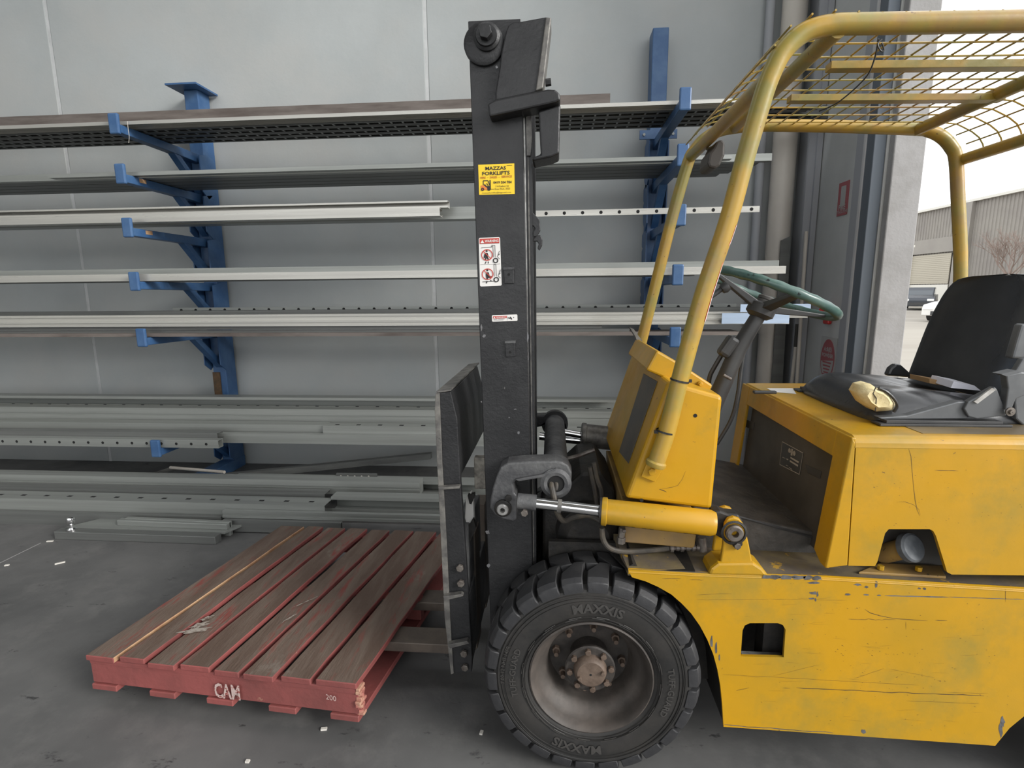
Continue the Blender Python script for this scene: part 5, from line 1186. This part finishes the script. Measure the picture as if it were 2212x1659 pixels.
# --- stickers on the mast
class Stick:
    def __init__(s, tl, tr, br, bl, Y): s.c = [P(*p, Y) for p in (tl, tr, br, bl)]
    def __call__(s, u, v, k=1):
        a = s.c[0].lerp(s.c[1], u); b = s.c[3].lerp(s.c[2], u); p = a.lerp(b, v); return p+Vector((0, -0.0005*k, 0))
    def poly(s, mb, pts, k=2, mi=0): mb.add([s(u, v, k) for u, v in pts], [tuple(range(len(pts)))], mi)
    def rect(s, mb, u0, v0, u1, v1, k=2, mi=0): s.poly(mb, [(u0, v0), (u1, v0), (u1, v1), (u0, v1)], k, mi)
    def text(s, mb, body, u0, u1, v0, v1, k=3, mi=0, bold=.02):
        vs, fs = text_pts(body, 1, bold); x0 = min(v.x for v in vs); x1 = max(v.x for v in vs); y0 = min(v.y for v in vs); y1 = max(v.y for v in vs)
        mb.add([s(u0+(u1-u0)*(v.x-x0)/(x1-x0), v1+(v0-v1)*(v.y-y0)/(y1-y0), k) for v in vs], fs, mi)
    def ring(s, mb, cu_, cv, ru_, rv_, wu, wv, k=3, mi=0, n=28):
        for i in range(n):
            a, b = 2*math.pi*i/n, 2*math.pi*(i+1)/n
            s.poly(mb, [(cu_+ru_*math.cos(a), cv+rv_*math.sin(a)), (cu_+ru_*math.cos(b), cv+rv_*math.sin(b)), (cu_+(ru_-wu)*math.cos(b), cv+(rv_-wv)*math.sin(b)), (cu_+(ru_-wu)*math.cos(a), cv+(rv_-wv)*math.sin(a))], k, mi)
    def disc(s, mb, cu_, cv, ru_, rv_, k=3, mi=0, n=18): s.poly(mb, [(cu_+ru_*math.cos(2*math.pi*i/n), cv+rv_*math.sin(2*math.pi*i/n)) for i in range(n)], k, mi)
    def line(s, mb, a, b, wd, asp, k=3, mi=0):
        dx, dy = b[0]-a[0], (b[1]-a[1])*asp; l = math.hypot(dx, dy); nx, ny = -dy/l*wd, dx/l*wd/asp
        s.poly(mb, [(a[0]-nx, a[1]-ny), (b[0]-nx, b[1]-ny), (b[0]+nx, b[1]+ny), (a[0]+nx, a[1]+ny)], k, mi)
    def base(s, name, mt, r=0.0, asp=1.0):
        mb = MB()
        if r == 0: pts = [(0, 0), (1, 0), (1, 1), (0, 1)]
        else:
            pts = []
            for (cu_, cv, a0) in ((r, r/asp, 180), (1-r, r/asp, 270), (1-r, 1-r/asp, 0), (r, 1-r/asp, 90)):
                for i in range(6): a = R(a0+90*i/5); pts.append((cu_+r*math.cos(a), cv+r/asp*math.sin(a)))
        mb.prism([s(u, v, 0) for u, v in pts], (0, -.0004, 0)); return mb.build(name, mt, mast)
ms = [M['ink'], M['brownink'], M['orange'], M['white'], M['red'], M['sticker']]
S1 = Stick((1033, 356), (1111, 353), (1112, 419), (1035, 421), Ym-.0002)
y1s = S1.base('dealer_sticker', M['sticker']); g = MB()
S1.text(g, 'MAZZAS', .20, .77, .075, .19); S1.text(g, 'FORKLIFTS', .11, .87, .235, .36)
S1.rect(g, .79, .055, .94, .065)
S1.text(g, 'HIRE', .05, .20, .40, .47, 3, 1); S1.text(g, '-', .245, .275, .43, .44, 3, 1); S1.text(g, 'SALES', .315, .52, .395, .465, 3, 1); S1.text(g, '-', .56, .59, .43, .44, 3, 1); S1.text(g, 'SERVICE', .64, .93, .385, .455, 3, 1)
S1.text(g, '0419 504 784', .41, .92, .56, .65, 3, 0); S1.text(g, '114 Radnor Dr', .47, .85, .70, .76, 3, 0, .0); S1.text(g, 'Deer Park, 3023', .45, .87, .79, .86, 3, 0, .0)
S1.text(g, 'mazzasforklifts@bigpond.com', .09, .90, .915, .975, 3, 0, .0)
# little forklift picture
S1.poly(g, [(.06, .76), (.06, .69), (.14, .69), (.24, .78), (.27, .84), (.09, .84)], 3, 2)
S1.poly(g, [(.14, .69), (.17, .64), (.22, .72), (.33, .72), (.33, .80), (.24, .79)], 3, 0)
for q in (((.13, .53), (.13, .68)), ((.13, .535), (.26, .535)), ((.26, .535), (.31, .70)), ((.22, .62), (.27, .72))): S1.line(g, *q, .010, .85)
S1.rect(g, .305, .52, .335, .82, 3, 0); S1.line(g, (.33, .82), (.43, .825), .006, .85)
S1.disc(g, .105, .82, .045, .052, 4, 0); S1.disc(g, .285, .81, .052, .06, 4, 0); S1.disc(g, .105, .82, .018, .021, 5, 4)
g.build('sticker_print', ms, y1s)
S2 = Stick((1034, 514), (1080, 512), (1084, 617), (1037, 619), Ym-.0002)
w1 = S2.base('warning_sticker', M['white'], .07, 2.25); g = MB()
S2.rect(g, .04, .02, .96, .12, 2, 4); S2.poly(g, [(.17, .045), (.26, .108), (.08, .108)], 3, 3); S2.text(g, 'WARNING', .29, .93, .045, .10, 4, 3)
S2.rect(g, .04, .12, .96, .125, 2, 0); S2.rect(g, .04, .545, .96, .55, 2, 0)
for (o_, sit) in ((0, 0), (.395, 1)):
    S2.ring(g, .37, .355+o_, .27, .118, .04, .018, 4, 4); S2.line(g, (.20, .275+o_), (.54, .43+o_), .018, 2.25, 5, 4)
    S2.disc(g, .36, .275+o_, .045, .02, 3, 0)
    if not sit:
        S2.poly(g, [(.30, .31), (.40, .31), (.44, .37), (.40, .385), (.45, .45), (.39, .45), (.35, .41), (.32, .45), (.27, .45), (.29, .38), (.25, .42), (.21, .41), (.24, .34)], 3, 0)
        S2.line(g, (.32, .49), (.27, .53), .02, 2.25, 3, 0); S2.line(g, (.42, .49), (.42, .53), .02, 2.25, 3, 0)
        S2.line(g, (.11, .205), (.60, .195), .010, 2.25, 3, 0); S2.line(g, (.60, .20), (.62, .15), .014, 2.25, 3, 0)
    else:
        S2.poly(g, [(.30, .71), (.42, .71), (.46, .78), (.56, .80), (.52, .83), (.40, .83), (.36, .86), (.31, .85), (.28, .77)], 3, 0)
        S2.line(g, (.12, .905), (.66, .90), .014, 2.25, 3, 0); S2.line(g, (.33, .89), (.30, .94), .025, 2.25, 3, 0); S2.line(g, (.50, .87), (.53, .90), .02, 2.25, 3, 0)
    x_ = .66+.02*sit
    S2.line(g, (x_, .16+o_), (x_, .41+o_), .010, 2.25, 3, 0); S2.line(g, (x_+.09, .16+o_), (x_+.09, .41+o_), .010, 2.25, 3, 0); S2.line(g, (x_, .16+o_), (x_+.09, .16+o_), .008, 2.25, 3, 0)
    S2.ring(g, .76, .475+o_*1.0, .125, .055, .05, .022, 4, 0)
    S2.line(g, (.85, .40+o_), (.96, .28+o_), .010, 2.25, 3, 0); S2.line(g, (.85, .40+o_), (.96, .45+o_), .010, 2.25, 3, 0); S2.line(g, (.90, .37+o_), (.96, .34+o_), .014, 2.25, 3, 0)
g.build('sticker_print', ms, w1)
S3 = Stick((1062.5, 681), (1117.5, 679), (1118, 693), (1063, 695), Ym-.0002)
w2_ = S3.base('small_warning_sticker', M['white'], .04, .26); g = MB()
S3.rect(g, .045, .17, .58, .52, 2, 4); S3.poly(g, [(.10, .22), (.14, .48), (.06, .48)], 3, 3); S3.text(g, 'WARNING', .17, .54, .24, .45, 3, 3)
S3.rect(g, .06, .60, .20, .66, 2, 0); S3.rect(g, .24, .60, .50, .66, 2, 0); S3.rect(g, .06, .76, .45, .80, 2, 0); S3.rect(g, .595, .1, .602, .9, 2, 0)
S3.poly(g, [(.62, .42), (.70, .48), (.72, .30), (.76, .40), (.80, .75), (.77, .80), (.73, .60), (.68, .62), (.62, .50)], 3, 0); S3.rect(g, .84, .38, .87, .55, 2, 0)
g.build('sticker_print', ms, w2_)

# --- grey cast tilt bracket on the mast, cross tube to the far one
def z1(x, y): return (900+x/3.317, 760+y/3.317)
bo_ = [z1(*q) for q in ((525, 1120), (528, 1060), (545, 980), (572, 890), (600, 830), (650, 798), (800, 786), (990, 782), (1040, 790), (1085, 815), (1112, 870), (1108, 930), (1085, 975), (1040, 1010), (985, 1025), (940, 1010), (905, 975), (895, 930), (898, 885), (720, 915), (692, 950), (700, 1010), (716, 1030), (716, 1205), (690, 1215), (620, 1203), (560, 1170))]
tb1 = MB().prism(pp(bo_, 1.555), (0, 0.075, 0)).build('tilt_bracket', M['grey_cast'], fk, bevel=.006, seg=3)
rb_ = MB().prism(pp([z1(*q) for q in ((705, 915), (900, 880), (1000, 835), (1000, 850), (905, 900), (728, 930))], 1.545), (0, 0.012, 0)).build('bracket_rib', M['grey_cast'], tb1, bevel=.002)
c = P(*z1(620, 1115), 1.555)
MB().lathe(c, (0, -1, 0), [(0.0265, 0), (0.0265, .010), (0.022, .014), (0.001, .014)], 28).build('pin_boss', M['dark_steel'], tb1, smooth=True)
MB().lathe(c+Vector((0, -.014, 0)), (0, -1, 0), [(0.006, -.002), (0.008, .010), (0.015, .010), (0.018, .006), (0.018, -.002)], 28).build('pin_ring', M['rub_steel'], tb1, smooth=True)
MB().bolt(P(*z1(658, 1045), 1.555), (0, -1, 0), .011, .01).build('keeper_bolt', M['dark_steel'], tb1, bevel=.001)
MB().lathe(P(*z1(998, 940), 1.553), (0, -1, 0), [(0.026, -.002), (0.026, .008), (0.036, .010), (0.047, .004), (0.047, -.002)], 36).build('tube_collar', M['grey_cast'], tb1, smooth=True)
hc_ = P(*z1(998, 940), 1.553); MB().cyl(hc_+Vector((0, -.0045, 0)), hc_+Vector((0, .0, 0)), .0262, 28).build('tube_bore', M['hole'], tb1)
fa_ = Vector((hc_.x-.005, 2.22, hc_.z+.015))
MB().cyl(Vector((hc_.x, 1.63, hc_.z)), fa_, .041, 32).build('cross_shaft', M['grey_cast'], fk, smooth=True)
MB().lathe(fa_, (0, 1, 0), [(0.001, 0), (.056, 0), (.056, .03), (.001, .03)], 32).build('shaft_flange', M['black'], fk, smooth=True)
far_b = [Vector((v.x-.0, v.y+.62, v.z)) for v in pp(bo_, 1.60)]
MB().prism(far_b, (0, .06, 0)).build('tilt_bracket', M['black'], fk, bevel=.006)
d_ = Vector((0, .69, .012)); 
MB().cyl(rodA+d_, tc0+d_, 0.0165, 20).build('piston_rod', M['chrome'], fk, smooth=True)
q0_ = P(1255, 940, 2.18); q1_ = P(1400, 955, 2.18)
MB().lathe(q0_, (q1_-q0_), [(0.001, 0), (.050, 0), (.053, .004), (.053, .018), (.049, .02), (.049, .35), (.001, .35)], 28).build('tilt_cylinder', M['steel_worn'], fk, smooth=True)
MB().cyl(P(1210, 932, 2.18), q0_, .016, 16).build('piston_rod', M['chrome'], fk, smooth=True)
# hoses coming out of the shaft bore and around
hs = MB(); hs.tube(smoothpath([P(1190, 1035, 1.57), P(1192, 1050, 1.545), P(1197, 1075, 1.53), P(1203, 1105, 1.53), P(1217, 1125, 1.55), P(1240, 1118, 1.58), P(1270, 1113, 1.60), P(1297, 1125, 1.60)]), .0085, 10)
hs.build('mast_hose', M['hose'], fk, smooth=True)
hs = MB(); hs.tube(smoothpath([P(1195, 1032, 1.57), P(1202, 1045, 1.55), P(1200, 1057, 1.545), P(1190, 1040, 1.56)]), .006, 8); hs.build('short_hose', M['hose'], fk, smooth=True)
hs = MB()
for q in ([(1283, 1000), (1290, 1035), (1298, 1058), (1300, 1085)], [(1274, 1010), (1282, 1048), (1288, 1080), (1290, 1100)]): hs.tube(smoothpath([P(*p_, 1.66) for p_ in q]), .008, 8)
hs.build('cowl_hose', M['hose'], fk, smooth=True)
MB().tube(smoothpath([P(1222, 992, 1.85), P(1250, 985, 1.85), P(1268, 978, 1.85), P(1285, 972, 1.85)]), .008, 8).build('pipe_run', M['bolt'], fk, smooth=True)
MB().lathe(P(1236, 1018, 1.85), (1, 0, -.15), [(.001, 0), (.014, .02), (.018, .05), (.010, .09), (.001, .1)], 16).build('filter_bulb', M['hose'], fk, smooth=True)

# --- carriage and forks
Yc0 = 1.60
cbp = pp([(941, 850), (974, 846), (988, 905), (995, 1045), (1004, 1170), (1012, 1290), (1020, 1420), (1019, 1452), (976, 1455), (964, 1330), (956, 1160), (947, 1000)], Yc0)
cg = MB().prism(cbp, (0, 0.022, 0)).build('carriage_end_plate', M['black'], fk, bevel=.003)
fe1 = pp([(941, 850), (949, 850), (955, 1000), (964, 1160), (972, 1330), (980, 1455), (974, 1457), (960, 1330), (952, 1160), (944, 1000), (939, 880)], Yc0-.006)
MB().prism(fe1, (0, 0.045, 0)).build('plate_edge', M['steel_worn'], cg, bevel=.001)
for q in ([(960, 1281), (998, 1276), (1003, 1280), (965, 1289)], [(970, 1384), (1011, 1376), (1016, 1381), (975, 1392)], [(950, 1048), (995, 1045), (995, 1050), (951, 1053)]):
    MB().prism(pp(q, Yc0-.004), (0, -.022, 0)).build('stiffener', M['steel_worn'], cg, bevel=.001)
for (x, y) in ((994, 1225), (996, 1258), (1003, 1409), (1005, 1439)):
    MB().bolt(P(x, y, Yc0-.001), (0, -1, 0), .0125, .012).build('plate_bolt', M['bolt'], cg, bevel=.0015)
# side channel depth: upper and lower cross plates running away from the viewer
def crossplate(name, pts, mt, y1=2.22, bev=.004):
    return MB().prism(pp(pts, Yc0+.022), (0, y1-Yc0-.022, 0)).build(name, M[mt], fk, bevel=bev)
cpu = crossplate('upper_crossbar', [(944, 852), (972, 848), (987, 905), (994, 1030), (985, 1042), (952, 1046)], 'black')
tpv = pp([(943, 849), (974, 845)], Yc0)
MB().prism([tpv[0], tpv[1], tpv[1]+Vector((0, .62, 0)), tpv[0]+Vector((0, .62, 0))], (0, 0, .006)).build('crossbar_cap', M['steel_worn'], cpu, bevel=.001)
crossplate('middle_crossbar', [(975, 1150), (1006, 1150), (1010, 1285), (985, 1290)], 'grey_cast', 1.95)
crossplate('lower_crossbar', [(985, 1295), (1012, 1293), (1018, 1445), (990, 1450)], 'grey_cast', 2.22)
lk = MB().prism(pp([(1006, 1075), (1018, 1064), (1022, 1085), (1024, 1130), (1012, 1150), (1004, 1120)], 1.70), (0, .03, 0)).build('fork_lock', M['white'], fk, bevel=.004)
MB().prism(pp([(1010, 1070), (1025, 1067), (1025, 1074), (1018, 1090), (1014, 1088)], 1.69), (0, .02, 0)).build('lock_pin', M['dark_steel'], lk)
MB().prism(pp([(1004, 1150), (1022, 1120), (1028, 1140), (1010, 1185)], 1.69), (0, .02, 0)).build('lock_spring', M['dark_steel'], lk)
rl = MB()
for (x, y, Y) in ((1037, 1020, 1.68),):
    p = P(x, y, Y); rl.bb(p.x-.02, p.x+.03, Y, Y+.03, p.z-.06, p.z+.05)
rl.build('roller_plate', M['chalky'], fk, bevel=.004)
forkm = mat('dirty_brown_fork', (0.13, 0.105, 0.085), 0.55, 0.2, var=(0.08, 0.065, 0.055), vscale=9, bump=.3)
for yy in (1.775, 2.04):
    zf0, zf1 = .135, .173; xk = -.328
    MB().prism([(xk+.045, yy, .62), (xk, yy, .62), (xk, yy, zf1+.02), (xk-.02, yy, zf1), (-1.40, yy, zf1), (-1.46, yy, zf1-.018), (-1.40, yy, zf0+.012), (xk-.3, yy, zf0), (xk+.02, yy, zf0), (xk+.045, yy, zf0+.03)], (0, .10, 0)).build('fork', forkm, fk, bevel=.003)

# ================================================================== OUTSIDE
XB = 27.0
bl = thing('warehouse', (XB, 40, 0), 'beige clad warehouse with a long gutter seen through the open doorway', 'building')
zr = PX(2100, 437, XB).z
cl = MB(); vs = []; fs = []; y = 12.0; k = 0; prf = []
while y < 62:
    for (dy, dx) in ((0, 0), (.17, 0), (.20, -.05), (.26, -.05)): prf.append((XB+dx, y+dy))
    y += .29
n = len(prf)
cl.add([(x, y_, 0) for x, y_ in prf]+[(x, y_, zr) for x, y_ in prf], [(i, i+1, n+i+1, n+i) for i in range(n-1)])
cl.build('cladding', M['cladding'], bl)
MB().bb(XB-.25, XB+.0, 12, 62, zr, zr+.16).build('gutter', M['gutter'], bl)
MB().bb(XB+.1, XB+20, 12, 62, 0, zr-.1).build('building_core', M['cladding'], bl)
def bx(px, py): return PX(px, py, XB-.1)
d0, d1 = bx(1972, 554), bx(2056, 546); e0_ = bx(1966, 614)
dr = MB(); z = e0_.z
while z < d0.z-.01:
    dr.bb(XB-.12, XB-.08, d1.y, d0.y, z, z+.10); dr.bb(XB-.10, XB-.07, d1.y, d0.y, z+.10, z+.13); z += .13
dr = dr.build('roller_door', M['rollerdoor'], bl); 
MB().bb(XB-.10, XB-.05, d1.y, d0.y, .0, e0_.z-.05).build('door_base', M['gutter'], bl)
q = bx(2093, 500); MB().bb(XB-.3, XB-.06, q.y-.28, q.y+.28, 0, zr).build('steel_column', M['cladding'], bl)
q = bx(2061, 600); MB().bb(XB-.3, XB-.06, q.y-.3, q.y+.1, 0, d1.z+.3).build('steel_column', M['cladding'], bl)
q = bx(1966, 600); MB().bb(XB-.25, XB-.06, d0.y+.05, d0.y+1.3, 0, d0.z+.1).build('steel_column', M['cladding'], bl)
cpz = d0.z; MB().bb(XB-.22, XB-.06, bx(2090, 500).y, q.y+5, cpz+.1, cpz+1.1).build('canopy_panel', M['cladding'], bl)
def car(px, py, rot, body, label, h=1.45, L=4.3, name='car'):
    p = PZ(px, py, 0); p.z = 0
    t = thing(name, p, label, 'car')
    rm = Matrix.Rotation(R(rot), 3, 'Z')
    def q(x, y, z): return p+rm @ Vector((x, y, z))
    def pr_(pts, y0, y1, nm, mt, bev=0.04):
        mb = MB(); mb.prism([q(x, y0, z) for x, z in pts], rm @ Vector((0, y1-y0, 0))); return mb.build(nm, mt, t, bevel=bev)
    k = h/1.45
    pr_([(-L/2, .25), (L/2, .25), (L/2, .62*k), (L/2-.1, .82*k), (L/2-1.0, .95*k), (-L/2+.15, .98*k), (-L/2, .7*k)], -.85, .85, 'body', body)
    pr_([(L/2-1.05, .93*k), (L/2-1.75, h), (-L/2+.9, h), (-L/2+.25, .96*k)], -.72, .72, 'cabin', body)
    g_ = pr_([(L/2-1.02, .96*k), (L/2-1.68, h-.07), (L/2-1.72, h-.07), (L/2-1.15, .94*k)], -.64, .64, 'windscreen', M['carglass'], 0)
    pr_([(L/2-1.2, .98*k), (L/2-1.8, h-.09), (-L/2+.95, h-.09), (-L/2+.45, .99*k)], -.73, .73, 'side_window', M['carglass'], 0)
    for s in (-1, 1):
        mb = MB(); mb.box(q(L/2-.02, s*.62, .66*k), (.1, .34, .14), rm); mb.build('headlamp', M['lamp'], t, bevel=.02)
        for xx in (L/2-.8, -L/2+.75):
            a = q(xx, s*.86, .31); b = q(xx, s*.66, .31); MB().cyl(a, b, .31, 20).build('wheel', M['rubber'], t)
    mb = MB(); mb.box(q(L/2+.0, 0, .42*k), (.06, 1.0, .16), rm); mb.build('grille', M['plastic'], t)
car(1952, 657, 215, M['carblack'], 'black car behind the dark grey one in the yard')
car(1985, 668, 235, M['cargrey'], 'dark grey car with bright headlamps nearest the door jamb in the yard', 1.40)
car(1948, 646, 200, M['carwhite'], 'white van farthest back in the yard', 1.9, 4.6, 'van')
car(2088, 692, 215, M['carwhite'], 'white car half hidden behind the seat backrest', 1.25)
# roadside sign frame
q = PZ(1944, 675, 0); dsc = Vector((q.x, q.y, 0))
fr = thing('sign_frame', dsc, 'white sign frame on a post beside the door jamb in the distance', 'sign')
MB().cyl((q.x, q.y, 0), (q.x, q.y, 4.2), .07, 10).build('post', M['gutter'], fr)
MB().box((q.x-.1, q.y-.05, 3.7), (.9, .08, .12)).build('frame_bar', M['gutter'], fr); MB().box((q.x-.1, q.y-.05, 2.6), (.7, .08, .35)).build('sign_board', M['gutter'], fr)
MB().box((q.x-.4, q.y-.05, 3.3), (.08, .08, .9)).build('frame_bar', M['gutter'], fr)
# bare tree
tq = PX(2175, 640, 22.0); rt_ = Vector((tq.x, tq.y, 0)); ct = thing('bare_tree', rt_, 'leafless young tree in front of the clad warehouse wall', 'tree')
tw = MB(); rr = random.Random(11)
MB().tube([rt_, rt_+Vector((.05, 0, 1.2)), rt_+Vector((0, .05, 2.0))], [.09, .07, .055], 8).build('trunk', M['bark'], ct, smooth=True)
def grow(p, d, l, r_, lv):
    e = p+d*l; tw.tube([p, p.lerp(e, .5)+Vector((rr.uniform(-.04, .04), rr.uniform(-.04, .04), 0)), e], [r_, r_*.8, r_*.6], 4, False)
    if lv == 0: return
    for _ in range(3 if lv > 1 else 4):
        nd = (d+Vector((rr.uniform(-.7, .7), rr.uniform(-.7, .7), rr.uniform(-.1, .5)))).normalized(); grow(p.lerp(e, rr.uniform(.5, 1)), nd, l*rr.uniform(.6, .85), r_*.62, lv-1)
for a in range(6): grow(rt_+Vector((0, 0, 1.7+.05*a)), Vector((math.cos(a*1.05)*.8, math.sin(a*1.05)*.8, 1)).normalized(), .95, .035, 4)
tw.build('branches', M['bark'], ct)['kind'] = 'stuff'
